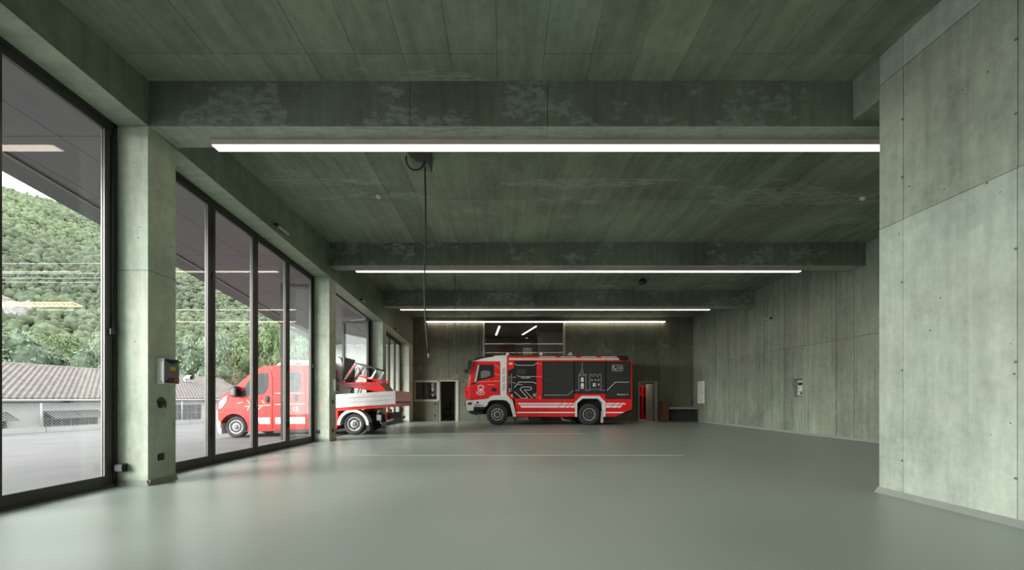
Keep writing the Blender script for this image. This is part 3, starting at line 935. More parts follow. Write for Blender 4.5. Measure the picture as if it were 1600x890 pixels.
# right: open door to the locker room
d2 = struct(empty('door_7', (0, 0, 0)))
h = HOLES[3]
mb = MB()
mb.box(h[1], h[1] + 0.13, YB - 0.03, YB - 0.004, 0, h[3] + 0.05)
mb.box(h[0] - 0.06, h[0], YB - 0.03, YB - 0.004, 0, h[3] + 0.05)
mb.box(h[0], h[1], YB - 0.03, YB - 0.004, h[3], h[3] + 0.05)
mb.build('door_frame', M['door_frame'], d2)
lf = MB().box(-0.80, 0, 0, 0.045, 0.01, 2.03).build('door_leaf', M['door_leaf'], d2, loc=(h[1] - 0.01, YB + 0.26, 0))
lf.rotation_euler.z = math.radians(-84)
MB().tube([(-0.72, -0.01, 1.02), (-0.72, -0.06, 1.02), (-0.60, -0.06, 1.02)], 0.011, 8).build('handle', M['black'], lf)
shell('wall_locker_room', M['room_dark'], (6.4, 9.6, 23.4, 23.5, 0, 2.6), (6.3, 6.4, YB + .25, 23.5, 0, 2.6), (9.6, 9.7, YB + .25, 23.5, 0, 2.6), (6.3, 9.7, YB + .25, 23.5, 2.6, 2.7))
rl = bpy.data.lights.new('locker_room_lamp', 'AREA'); rl.energy = 9; rl.size = 1.2; rl.color = (1, .9, .8)
ro = bpy.data.objects.new('locker_room_lamp', rl); ro.location = (7.6, 22.1, 2.5); COL.objects.link(ro)
for i, lab in enumerate(('left red locker seen through the open door right of the truck', 'right red locker seen behind the half open door leaf')):
    o = empty('open_locker', (7.78 + i * 0.42, 22.75, 0.0), lab, 'locker')
    m = MB(); frame_rect(m, 0, 0.41, 0, 1.95, 0.05, 0, 0.5); m.box(0.05, 0.36, 0.46, 0.5, 0.05, 1.9)
    m.build('carcass', M['red'], o)
    MB().box(0.05, 0.36, 0.05, 0.46, 1.45, 1.47).build('shelf', M['red'], o)
    MB().box(0.08, 0.34, 0.02, 0.3, 1.36, 1.44).build('folded_jacket', M['red_lens'], o, bevel=0.02)
    MB().box(0.10, 0.32, 0.15, 0.35, 0.3, 1.3).build('hanging_coat', M['black'], o, bevel=0.05)

# counter and cupboard in the right corner
o = empty('brown_cupboard', (8.5, 20.5, 0), 'narrow brown wooden cupboard at the left end of the grey worktop', 'cupboard')
MB().box(-0.17, 0.17, -0.24, 0.23, 0.04, 1.0).build('carcass', M['brown'], o, bevel=0.006)
MB().box(-0.165, 0.165, -0.258, -0.24, 0.06, 0.985).build('door', M['brown'], o, bevel=0.003)
MB().box(-0.15, 0.15, -0.2, 0.2, 0, 0.04).build('plinth', M['black'], o)
o = empty('worktop', (9.43, 20.45, 0), 'grey worktop with dark open space below in the right corner', 'worktop')
MB().box(-0.75, 0.76, -0.27, 0.28, 0.66, 0.78).build('counter_slab', M['counter'], o, bevel=0.005)
MB().box(-0.75, 0.76, 0.22, 0.28, 0.0, 0.66).build('back_panel', M['dark'], o)
MB().box(0.72, 0.76, -0.25, 0.22, 0.0, 0.66).build('side_panel', M['dark'], o)
for x_, y_, lab in ((1032, 627, 'black socket above the brown cupboard'), (1081, 627.5, 'black socket on the dark back wall above the worktop')):
    outlet((bx(x_), YB, bz(y_) - 0.02), lab, 'Y', 0.11)
outlet((bx(1080), 20.67, 0.32), 'black socket under the grey worktop in the right corner', 'Y', 0.11)
o = empty('white_cabinet', (XR - 0.006, 19.84, 0.97), 'tall white electrical cabinet on the right wall near the corner', 'cabinet')
MB().box(-0.06, 0, -0.30, 0.30, 0, 1.15).build('carcass', M['white'], o, bevel=0.004)
MB().box(-0.068, -0.06, -0.29, 0.29, 0.01, 1.14).build('door', M['white'], o)
MB().box(-0.078, -0.068, -0.25, -0.22, 0.5, 0.62).build('handle', M['dark'], o)

# ------------------------------------------------------------------ canopy outside
def zs(Y): return 5.06 - 0.06 * (Y - 5.33)
def xe(Y): return -7.0 - 0.12 * Y


can = struct(empty('canopy', (0, 0, 0)))
yc = [-5.2, -2.9, -0.7, 1.5, 3.6, 5.62, 7.19, 9.66, 11.9, 14.1, 16.3, 18.5, 20.7]
for i in range(len(yc) - 1):
    a, b = yc[i] + 0.005, yc[i + 1] - 0.005
    for x0a, x0b, x1a, x1b in ((-5.63, -5.63, -6.515, -6.515), (-6.525, -6.525, -7.545, -7.545) if xe(a) < -7.6 else (-6.525, -6.525, xe(a), xe(b)), (-7.555, -7.555, xe(a), xe(b)) if xe(a) < -7.6 else None) if xe(a) < -7.6 else ((-5.63, -5.63, -6.515, -6.515), (-6.525, -6.525, xe(a), xe(b))):
        MB().hexa([(x1a, a, zs(a)), (x0a, a, zs(a)), (x0b, b, zs(b)), (x1b, b, zs(b)),
                   (x1a, a, zs(a) + .02), (x0a, a, zs(a) + .02), (x0b, b, zs(b) + .02), (x1b, b, zs(b) + .02)]).build('soffit_panel', M['soffit'], can)
a, b = yc[0], yc[-1]


def run(x0, x1, z0, z1, name, mat):
    MB().hexa([(xe(a) - x1, a, zs(a) + z0), (xe(a) - x0, a, zs(a) + z0), (xe(b) - x0, b, zs(b) + z0), (xe(b) - x1, b, zs(b) + z0),
               (xe(a) - x1, a, zs(a) + z1), (xe(a) - x0, a, zs(a) + z1), (xe(b) - x0, b, zs(b) + z1), (xe(b) - x1, b, zs(b) + z1)]).build(name, mat, can)


run(-0.0, 0.06, -0.03, 0.05, 'drip_edge', M['frame_edge'])
run(0.065, 0.60, -0.005, 0.15, 'edge_band', M['band'])
MB().hexa([(xe(a) - .5, a, zs(a) + .03), (-5.63, a, zs(a) + .03), (-5.63, b, zs(b) + .03), (xe(b) - .5, b, zs(b) + .03),
           (xe(a) - .5, a, zs(a) + .5), (-5.63, a, zs(a) + .5), (-5.63, b, zs(b) + .5), (xe(b) - .5, b, zs(b) + .5)]).build('canopy_slab', M['band'], can)
for i in range(len(yc) - 1):      # little downlights in the soffit
    pass
# roof over the whole hall and outer walls that keep the daylight out
struct(MB().box(-5.62, 11, YN - .3, 28, 6.0, 6.3).build('roof', M['outer']))
struct(MB().box(-10.6, -5.7, 20.9, 21.15, -0.5, 4.1).build('wall_outside', M['outer']))

# ------------------------------------------------------------------ yard, curb, fence, building, hill
def zy(X): return min(0.0, 0.025 * (X + 5.62)) - 0.004


yd = MB()
xs_ = [-5.62, -9, -13, -18, -24.3]
vs = []; fs = []
for i, x in enumerate(xs_):
    for y in (-12, 45): vs.append((x, y, zy(x)))
for i in range(len(xs_) - 1): fs.append((2 * i, 2 * i + 1, 2 * i + 3, 2 * i + 2))
yd.add(vs, fs)
struct(yd.build('yard_asphalt', M['asphalt']))

CA, CD = Vector((-23.1, 17.6, 0)), Vector((0.447, 0.894, 0))
CN = Vector((-0.894, 0.447, 0))
cb = struct(empty('curb', (0, 0, 0)))
t = -1.6
while t < 18:
    p0, p1 = CA + CD * t, CA + CD * (t + 3.0 - 0.02)
    q = [p0, p1, p1 + CN * 0.2, p0 + CN * 0.2]
    MB().hexa([(v.x, v.y, zy(v.x) - 0.1) for v in q] + [(v.x, v.y, zy(v.x) + 0.24) for v in q]).build('curb_stone', M['plaster'], cb)
    t += 3.0
fe = empty('chain_link_fence', CA, 'chain link fence with thin white posts on the curb before the tiled building', 'fence')
def fp(t, z, off=0.1):
    v = CA + CD * t + CN * off
    return (v.x - CA.x, v.y - CA.y, zy(v.x) + z)
for t in (-1.4, 1.25, 4.1, 7.0, 9.9, 12.8, 15.7):
    MB().tube([fp(t, 0.2), fp(t, 1.42)], 0.028, 8).build('fence_post', M['galv'], fe)
wm = MB(); t = -1.4 - 1.2
HF = 1.12
while t < 15.7:
    for a, b in ((t, t + HF), (t + HF, t)):
        a2, b2 = max(-1.4, min(15.7, a)), max(-1.4, min(15.7, b))
        za = 0.26 + HF * abs(a2 - a) / HF; zb2 = 0.26 + HF - HF * abs(b2 - b) / HF
        if abs(a2 - b2) > 0.02: wm.tube([fp(a2, za), fp(b2, zb2)], 0.0055, 3, False)
    t += 0.13
wm.tube([fp(-1.4, 1.39), fp(15.7, 1.39)], 0.008, 4); wm.tube([fp(-1.4, 0.27), fp(15.7, 0.27)], 0.008, 4)
tag(wm.build('wire_mesh', M['galv'], fe), kind='stuff')

# long low building with a tiled roof
bd = empty('tiled_roof_building', (-24.6, 14, -0.6), 'long low white building with a weathered grey tiled roof behind the fence', 'building')
L_ = 26.0
wn = [(1.6, 5.0, 0.35, 1.15), (6.5, 9.24, 0.27, 1.15), (14.5, 17.2, 0.15, 1.35)]
m = MB()
for u0, u1, z0, z1 in rects_minus((0, L_, -0.3, 1.9), wn): m.box(-0.2, 0, u0, u1, z0, z1)
m.box(-11.0, -10.8, 0, L_, -0.3, 1.9).box(-10.8, -0.2, 0, 0.2, -0.3, 2.2).box(-10.8, -0.2, L_ - 0.2, L_, -0.3, 2.2).box(-1.6, -1.5, 0.2, L_ - 0.2, -.3, 1.9)
m.build('wall', M['plaster'], bd)
for k_, (u0, u1, z0, z1) in enumerate(wn):
    f = MB().box(-0.16, -0.12, u0, u1, z0, z1).build('window', M['black'], bd)
    g = MB()
    for i in range(7):
        yy = u0 + (u1 - u0) * i / 6
        g.box(-0.12, -0.08, yy - 0.02, yy + 0.02, z0, z1)
    g.box(-0.12, -0.08, u0, u1, (z0 + z1) / 2 - .02, (z0 + z1) / 2 + .02)
    g.build('window_bars', M['mid'], f)
    if k_ < 2:
        for a, b in ((u0, (u0 + u1) / 2 - .02), ((u0 + u1) / 2 + .02, u1)):
            MB().hexa([(0.62, a + .0, z1 - 0.42), (0.62, b, z1 - 0.42), (0.02, b, z1 - 0.02), (0.02, a, z1 - 0.02),
                       (0.62, a, z1 - 0.39), (0.62, b, z1 - 0.39), (0.02, b, z1 + 0.01), (0.02, a, z1 + 0.01)]).build('awning_flap', M['flap'], f)
MB().box(0.0, 0.06, -0.4, L_ + .4, 1.68, 1.78).tube([(0.47, -0.4, 1.74), (0.47, L_ + .4, 1.74)], 0.06, 8).build('gutter', M['grey'], bd)
m = MB()
for i in range(8): m.box(0.0, 0.42, 0.8 + i * 3.3, 0.95 + i * 3.3, 1.6, 1.72)
m.build('rafter_end', M['dark'], bd)
# tiles: wavy courses with steps, both slopes
def tile_slope(x_e, z_e, x_r, z_r):
    rows = 20; cols = int((L_ + 0.8) / 0.3); per = 4
    V_, F_ = [], []
    for r_ in range(rows):
        t0, t1 = r_ / rows, (r_ + 1.12) / rows
        base = len(V_)
        nc = cols * per
        for k_ in range(nc + 1):
            ph = (k_ % per) / per * 2 * math.pi
            wv = 0.05 * math.cos(ph)
            y_ = -0.4 + k_ * 0.3 / per
            for t_, lift in ((t0, 0.115), (t1, 0.012)):
                tt = min(t_, 1.0)
                V_.append((x_e + (x_r - x_e) * tt, y_, z_e + (z_r - z_e) * tt + lift + wv))
            V_.append((x_e + (x_r - x_e) * t0 + 0.0, y_, z_e + (z_r - z_e) * t0 + 0.005 + wv))
        for k_ in range(nc):
            a = base + 3 * k_
            F_.append((a, a + 3, a + 4, a + 1)); F_.append((a + 2, a + 5, a + 3, a))
    mb = MB(); mb.v = V_; mb.f = F_; mb.s = [False] * len(F_)
    return mb
tag(tile_slope(0.5, 1.8, -5.4, 3.9).build('roof_tiles', M['tile'], bd, recalc=False), kind='stuff')
tag(tile_slope(-11.3, 1.8, -5.4, 3.9).build('roof_tiles', M['tile'], bd, recalc=False), kind='stuff')
MB().prism([(0.45, 1.76), (-5.4, 3.86), (-11.2, 1.76)], -0.35, L_ + 0.35, 'Y').build('roof_deck', M['dark'], bd)
MB().tube([(-5.4, -0.4, 3.93), (-5.4, L_ + .4, 3.93)], 0.11, 8).build('ridge_cap', M['tile'], bd)
m = MB().tube([(-3.6, 20.0, 3.30), (-3.6, 20.0, 3.55), (-3.4, 20.0, 3.72), (-2.7, 19.6, 3.66)], 0.2, 12, False)
m.build('vent_pipe', M['galv'], bd)

# terrain: flat valley floor, then the wooded hill
def zt(X, Y):
    r = math.hypot(X, Y)
    n = 11 * math.sin(X * 0.0105 + 1.3) * math.sin(Y * 0.0085) + 5 * math.sin(X * 0.025) * math.cos(Y * 0.0215 + 1)
    if r < 190: return -1.0
    t = (r - 190) / 1210.0
    if t <= 1: return -1.0 + 462 * (t ** 1.04) + n * min(1, t * 4)
    return max(461 - (t - 1) * 900 + n, 0)


nr, na = 46, 60
vs = []; fs = []
for i in range(nr):
    r = 24 + (1650 - 24) * (i / (nr - 1)) ** 1.3
    for j in range(na):
        a = math.radians(92 + 78 * j / (na - 1))
        X, Y = r * math.cos(a), r * math.sin(a)
        vs.append((X, Y, zt(X, Y)))
for i in range(nr - 1):
    for j in range(na - 1):
        a = i * na + j
        fs.append((a, a + 1, a + na + 1, a + na))
struct(MB().add(vs, fs, True).build('hillside_terrain', M['ground']))


def ico(n):
    bm = bmesh.new(); bmesh.ops.create_icosphere(bm, subdivisions=n, radius=1.0)
    bm.verts.ensure_lookup_table()
    v = np.array([x.co[:] for x in bm.verts]); f = np.array([[q.index for q in p.verts] for p in bm.faces])
    bm.free(); return v, f


ICO1, ICO2 = ico(1), ico(2)
RNG = np.random.default_rng(3)


def blob_mesh(name, blobs, mat, ic=ICO1, jit=0.25, tint=None):
    "one mesh of many lumpy crowns; blobs = list of (x,y,z,rx,rz,tint)"
    bv, bf = ic
    nv = len(bv); B = np.array(blobs, dtype=float); n = len(B)
    V_ = np.repeat(bv[None], n, 0)
    V_ = V_ * (1 + RNG.uniform(-jit, jit, (n, nv, 1)))
    V_[:, :, 0] *= B[:, None, 3]; V_[:, :, 1] *= B[:, None, 3]; V_[:, :, 2] *= B[:, None, 4]
    V_ += B[:, None, :3]
    F_ = (bf[None] + (np.arange(n) * nv)[:, None, None]).reshape(-1, 3)
    me = bpy.data.meshes.new(name)
    nF = len(F_)
    me.vertices.add(n * nv); me.vertices.foreach_set('co', V_.reshape(-1).astype(np.float32))
    me.loops.add(nF * 3); me.loops.foreach_set('vertex_index', F_.reshape(-1).astype(np.int32))
    me.polygons.add(nF); me.polygons.foreach_set('loop_start', np.arange(0, nF * 3, 3, dtype=np.int32))
    me.update(calc_edges=True)
    at = me.attributes.new('tint', 'FLOAT', 'POINT')
    tv = np.repeat(B[:, 5], nv) + RNG.uniform(-0.12, 0.12, n * nv)
    at.data.foreach_set('value', tv.astype(np.float32))
    me.materials.append(mat)
    return me


def leaf_mesh(name, lobes, mat, n=2600, size=0.33):
    "crown of small leaf clumps spread over lobes (x,y,z,r,tint)"
    Lb = np.array(lobes, dtype=float)
    w = Lb[:, 3] ** 2; k = RNG.choice(len(Lb), n, p=w / w.sum())
    d = RNG.normal(size=(n, 3)); d /= np.linalg.norm(d, axis=1)[:, None]
    rad = Lb[k, 3] * RNG.uniform(0.72, 1.08, n)
    c = Lb[k, :3] + d * rad[:, None]
    u = RNG.normal(size=(n, 3)); u /= np.linalg.norm(u, axis=1)[:, None]
    nn = d + 0.6 * RNG.normal(size=(n, 3))
    v = np.cross(nn, u); v /= np.linalg.norm(v, axis=1)[:, None]
    u = np.cross(v, nn); u /= np.linalg.norm(u, axis=1)[:, None]
    s = (size * RNG.uniform(0.6, 1.3, n))[:, None]
    P = np.stack([c - u * s, c - v * s * 0.6 + u * s * .1, c + u * s, c + v * s * 0.6 + u * s * .1], 1).reshape(-1, 3)
    F_ = np.arange(n * 4).reshape(-1, 4)
    bl = [(a, b, cc, r * 0.80, r * 0.80, t - 0.25) for a, b, cc, r, t in lobes]
    me = blob_mesh(name, bl, mat, ICO2, 0.08)
    base = np.array([x.co[:] for x in me.vertices]); bf = [tuple(p.vertices) for p in me.polygons]
    tb = np.zeros(len(base), np.float32); me.attributes['tint'].data.foreach_get('value', tb)
    V_ = np.vstack([base, P]); F2 = bf + [tuple(f + len(base)) for f in F_]
    bpy.data.meshes.remove(me)
    me = bpy.data.meshes.new(name)
    me.from_pydata(V_.tolist(), [], F2)
    at = me.attributes.new('tint', 'FLOAT', 'POINT')
    t = np.repeat(Lb[k, 4] + RNG.uniform(-0.2, 0.25, n) + 0.25 * d[:, 2] * 0, 4)
    at.data.foreach_set('value', np.concatenate([tb, t]).astype(np.float32))
    me.materials.append(mat)
    return me


def crown_lobes(R, H, n=11):
    out = []
    for i in range(n):
        a = random.uniform(0, 2 * math.pi); q = random.uniform(0.15, 0.72) * R; zz = random.uniform(0.28, 0.82) * H
        fall = 1 - 0.55 * abs(zz / H - 0.45) * 2
        out.append((q * math.cos(a) * fall, q * math.sin(a) * fall, zz, R * random.uniform(0.34, 0.52), random.uniform(0.2, 0.8)))
    out.append((0, 0, H * 0.82, R * 0.42, 0.6)); out.append((0, 0, H * 0.45, R * 0.6, 0.4))
    return out


crowns = {}
for kind, mt in (('leaf', M['leaf']), ('leaf_blue', M['leaf_blue']), ('leaf_brown', M['leaf_brown'])):
    crowns[kind] = [leaf_mesh('foliage', crown_lobes(1.0, 2.0), mt, 5200, 0.058) for _ in range(3)]
trunk_me = MB().tube([(0, 0, -0.02), (0.02, 0, 0.35), (0.0, 0.03, 0.8), (0.03, 0, 1.3)], [0.09, 0.07, 0.05, 0.02], 8).mesh('trunk', M['bark'])


def tree(x, ytop, Yd, wpx, kind, label, v=0, group=None):
    X = (x - VX) * Yd / F
    zt_ = CH + (VY - ytop) * Yd / F
    R = wpx / 2 * Yd / F
    zb_ = zt(X, Yd)
    o = empty('leafy_tree', (X, Yd, zb_), label, 'tree', group)
    f = bpy.data.objects.new('foliage', crowns[kind][v % 3]); COL.objects.link(f); f.parent = o
    Hh = zt_ - zb_
    f.scale = (R * 1.12, R * 1.12, Hh / 1.93); f.rotation_euler.z = random.uniform(0, 6.28)
    tr = bpy.data.objects.new('trunk', trunk_me); COL.objects.link(tr); tr.parent = o
    tr.scale = (Hh * 0.35, Hh * 0.35, Hh / 2.1)
    return o


T = [(-30, 523, 46, 110, 'leaf_blue', 'pale green tree behind the tiled roof, cut by the left edge of the photo'),
     (24, 522, 48, 105, 'leaf_blue', 'broad pale green tree behind the tiled roof at the left of the first pane'),
     (92, 531, 62, 80, 'leaf', 'dark green tree directly above the small white houses'),
     (120, 532, 66, 50, 'leaf', 'dark green tree right behind the roof of the white house'),
     (158, 528, 52, 62, 'leaf_blue', 'light green tree right of the small white house'),
     (205, 538, 50, 60, 'leaf_blue', 'light green tree mostly hidden behind the nearest column'),
     (253, 532, 52, 60, 'leaf', 'green tree hidden behind the right side of the nearest column'),
     (290, 531, 50, 62, 'leaf_blue', 'pale bluish round tree right of the charger box column'),
     (318, 533, 54, 50, 'leaf_blue', 'small pale bluish tree near the first door post'),
     (343, 527, 50, 58, 'leaf_blue', 'tall bluish willow behind the first door post of the second bay'),
     (380, 530, 60, 60, 'leaf', 'bright green tree in the middle of the second glass leaf'),
     (402, 532, 62, 54, 'leaf', 'bright green tree behind the second door post of the middle bay'),
     (428, 511, 60, 56, 'leaf', 'bright green tree over the cab roof of the red van'),
     (450, 520, 58, 46, 'leaf', 'green tree just left of the folded door leaves'),
     (473, 533, 50, 46, 'leaf_blue', 'bluish tree seen in the fourth glass leaf above the van'),
     (372, 583, 40, 44, 'leaf_brown', 'olive hedge bush under the white flat roof in the second glass leaf'),
     (345, 584, 41, 30, 'leaf_brown', 'small olive bush left of the hedge in the second glass leaf'),
     (62, 540, 56, 60, 'leaf_blue', 'low pale tree between the broad tree and the white houses'),
     (505, 552, 58, 50, 'leaf', 'green tree behind the second column'),
     (545, 560, 60, 50, 'leaf', 'green tree far outside behind the open door leaves')]
for i, a in enumerate(T): tree(*a[:5], a[5], i)

# 240 single hillside trees nearest the valley, the remaining forest as one piece of stuff
hill_me = []
for v in range(5):
    bl = [(0, 0, 1.05, 0.72, 0.95, random.uniform(0.2, 0.7))]
    for k in range(9):
        a = random.uniform(0, 6.28); q = random.uniform(0.3, 0.6)
        bl.append((q * math.cos(a), q * math.sin(a), random.uniform(0.6, 1.6), random.uniform(0.32, 0.5), random.uniform(0.3, 0.5), random.uniform(0.1, 0.9)))
    bl.append((0, 0, 0.3, 0.12, 0.35, 0.0))
    hill_me.append(blob_mesh('hillside_tree', bl, M['leaf_hill'], ICO1, 0.3))


def rocky(X, Y):
    a = X / Y; r = math.hypot(X, Y)
    return (r - 362) ** 2 / 34 ** 2 + (a + 1.305) ** 2 / 0.085 ** 2 < 1.0 - 0.3 * math.sin(X * 0.2)


def scatter(n, r0, r1, step):
    out = []; cell = set(); tries = 0
    while len(out) < n and tries < n * 6:
        tries += 1
        a = math.radians(random.uniform(106, 149)); r = math.sqrt(random.uniform(r0 ** 2, r1 ** 2))
        X, Y = r * math.cos(a), r * math.sin(a)
        k = (int(X // step), int(Y // step))
        if k in cell or rocky(X, Y): continue
        cell.add(k); out.append((r, X, Y))
    return sorted(out)


near = scatter(4300, 190, 520, 3.6)
for i, (r, X, Y) in enumerate(near[:240]):
    o = bpy.data.objects.new('hillside_tree', hill_me[i % 5]); COL.objects.link(o)
    s = random.uniform(2.0, 3.6)
    o.location = (X, Y, zt(X, Y) - 0.4); o.scale = (s, s, s * random.uniform(0.9, 1.4)); o.rotation_euler.z = random.uniform(0, 6.28)
    tag(o, 'green tree at the foot of the wooded hillside', 'tree', 'single trees along the foot of the wooded hill')
bl = []
def grove(X, Y):
    r_ = math.hypot(X, Y)
    return 0.45 * math.exp(-((r_ - 1000) / 320) ** 2) - 0.75 * math.exp(-((r_ - 560) / 190) ** 2) + 0.5 + 0.5 * math.sin(X * 0.021 + 2 * math.sin(Y * 0.013)) * math.cos(Y * 0.026 + X * 0.006)
for r, X, Y in near[240:]:
    s = random.uniform(2.0, 3.6); z = zt(X, Y); tn = 0.6 * random.random() + 0.5 * grove(X, Y)
    con = random.random() < 0.25
    bl.append((X, Y, z + s * 0.9, s * (0.55 if con else 1), s * (1.7 if con else 1.05), tn * (0.3 if con else 1)))
    for k in range(2):
        a = random.uniform(0, 6.28)
        bl.append((X + s * 0.6 * math.cos(a), Y + s * 0.6 * math.sin(a), z + s * random.uniform(0.5, 1.6), s * 0.55, s * 0.55, tn + random.uniform(-0.25, 0.25)))
for r, X, Y in scatter(15500, 520, 1415, 4.6):
    s = random.uniform(2.6, 5.2); z = zt(X, Y); tn = 0.6 * random.random() + 0.5 * grove(X, Y)
    con = random.random() < 0.2
    bl.append((X, Y, z + s * 0.8, s * (0.55 if con else 1), s * (1.6 if con else 1.0), tn * (0.3 if con else 1)))
fo = bpy.data.objects.new('forest', blob_mesh('forest', bl, M['leaf_hill'], ICO1, 0.3)); COL.objects.link(fo)
tag(fo, 'dense green forest covering the hillside', 'forest', kind='stuff')
# rocks
rk = []
for k in range(900):
    a = random.uniform(-1.42, -1.2); r = random.uniform(320, 405)
    Y = r / math.hypot(1, a); X = a * Y
    if not rocky(X, Y) or random.random() < 0.25: continue
    rk.append((X, Y, zt(X, Y), random.uniform(2, 6), random.uniform(1, 4), 0.5))
ro = bpy.data.objects.new('rock_outcrop', blob_mesh('rock_outcrop', rk, M['rock'], ICO1, 0.35)); COL.objects.link(ro)
tag(ro, 'pale grey rock outcrop on the wooded hillside', 'rock', kind='stuff')

# small white houses beyond the roof
def house(x0, x1, ytop, Yd, label, wins, depth=6, name='flat_roof_house', mat='plaster'):
    a, b = (x0 - VX) * Yd / F, (x1 - VX) * Yd / F
    z1 = CH + (VY - ytop) * Yd / F
    o = empty(name, ((a + b) / 2, Yd, -1.0), label, 'house')
    w = (b - a) / 2; H = z1 + 1.0
    MB().box(-w, w, 0, depth, 0, H).build('wall', M[mat], o)
    MB().box(-w - .25, w + .25, -0.5, depth + .2, H, H + 0.22).build('roof', M['white'], o)
    for u0, u1, v0, v1 in wins:
        f = MB().box(-w + 2 * w * u0, -w + 2 * w * u1, -0.06, 0.02, H - v1, H - v0).build('window', M['grey'], o)
        MB().box(-w + 2 * w * u0 + .08, -w + 2 * w * u1 - .08, -0.07, -0.06, H - v1 + .08, H - v0 - .08).build('pane', M['dark'], f)
    return o


house(97, 139, 562, 52, 'white house with a loggia and flat roof right of the other white houses', [(0.22, 0.72, 0.35, 1.1), (0.02, 0.1, 0.5, 0.95)])
house(68, 96, 563.5, 54, 'middle white house behind the tiled ridge', [(0.3, 0.5, 0.5, 1.0)])
o = house(50, 67, 561, 56, 'small house with an orange front left of the white houses', [(0.2, 0.8, 0.15, 0.55)])
MB().box(-0.75, 0.75, -0.1, -0.07, 5.3, 5.9).build('orange_front', M['crane'], o)
house(352, 402, 572, 62, 'long low white flat roofed house above the olive hedge', [(0.3, 0.6, 0.5, 1.0)], 5)

# tower crane
Yc = 130.0
o = empty('tower_crane', ((-150 - VX) * Yc / F, Yc, zt((-150 - VX) * Yc / F, Yc)), 'yellow tower crane whose lattice jib crosses the wooded hill', 'crane')
bz0 = CH + (VY - 478) * Yc / F - o.location.z
Lj = (127 + 150) * Yc / F
jb = MB()
A1, A2, A3 = (0, -0.6, 0), (0, 0.6, 0), (0, 0, 1.25)
jb.bar((-14, -0.6, bz0), (Lj - 2, -0.6, bz0), 0.2); jb.bar((-14, 0.6, bz0), (Lj, 0.6, bz0), 0.2); jb.bar((-8, 0, bz0 + 1.25), (Lj - 3, 0, bz0 + 1.25), 0.2)
jb.bar((Lj - 3, 0, bz0 + 1.25), (Lj, 0, bz0 + 0.1), 0.2); jb.bar((Lj - 2, -0.6, bz0), (Lj, 0.6, bz0), 0.2)
n = 40
for k in range(n):
    x0 = -8 + (Lj + 5) * k / n; x1 = -8 + (Lj + 5) * (k + 1) / n; xm = (x0 + x1) / 2
    for y_ in (-0.6, 0.6):
        jb.bar((x0, y_, bz0), (xm, 0, bz0 + 1.25), 0.11); jb.bar((xm, 0, bz0 + 1.25), (x1, y_, bz0), 0.11)
jb.build('jib', M['crane'], o)
tw = MB()
for sx_ in (-.7, .7):
    for sy_ in (-.7, .7): tw.bar((sx_, sy_, 0), (sx_, sy_, bz0 + 2.5), 0.14)
for k in range(14):
    z0 = bz0 * k / 14; z1 = bz0 * (k + 1) / 14
    tw.bar((-.7, -.7, z0), (.7, -.7, z1), 0.07); tw.bar((.7, -.7, z0), (.7, .7, z1), 0.07); tw.bar((.7, .7, z0), (-.7, .7, z1), 0.07); tw.bar((-.7, .7, z0), (-.7, -.7, z1), 0.07)
tw.build('tower', M['crane'], o)
MB().box(-14, -11, -1, 1, bz0 - 2.2, bz0).build('counterweight', M['grey'], o)

# utility pole (behind the nearest column) and the wires it carries
Yp = 70.0
xp = (226 - VX) * Yp / F
o = empty('utility_pole', (xp, Yp, -1.0), 'tall utility pole hidden behind the nearest column', 'pole')
MB().tube([(0, 0, 0), (0, 0, 28)], [0.3, 0.16], 10).build('mast', M['grey'], o)
m = MB()
for y_ in (410, 425.5, 433, 440): m.box(-0.9, 0.9, -0.06, 0.06, CH + (VY - y_) * Yp / F + 1 - 0.05, CH + (VY - y_) * Yp / F + 1 + 0.05)
m.build('cross_arm', M['grey'], o)
for i, (ya, yb, ye) in enumerate(((407.5, 410, 436), (423, 425.5, 452), (430, 433, 461), (436, 440, 470))):
    A = pw(-160, ya, Yp * 1.0); B = pw(226, yb, Yp); C = pw(330, ye, Yp * 1.15)
    P = []
    for k in range(13):
        t = k / 12; q = A.lerp(B, t); q.z -= 0.9 * 4 * t * (1 - t) * 0.35; P.append(q)
    for k in range(1, 9):
        t = k / 8; q = B.lerp(C, t); P.append(q)
    w = MB().tube([p - B for p in P], 0.03, 4).build('power_line', M['wire'], loc=B)
    tag(w, ('topmost', 'second from top', 'third from top', 'lowest')[i] + ' of the thin overhead wires crossing the hillside', 'wire', 'overhead wires')

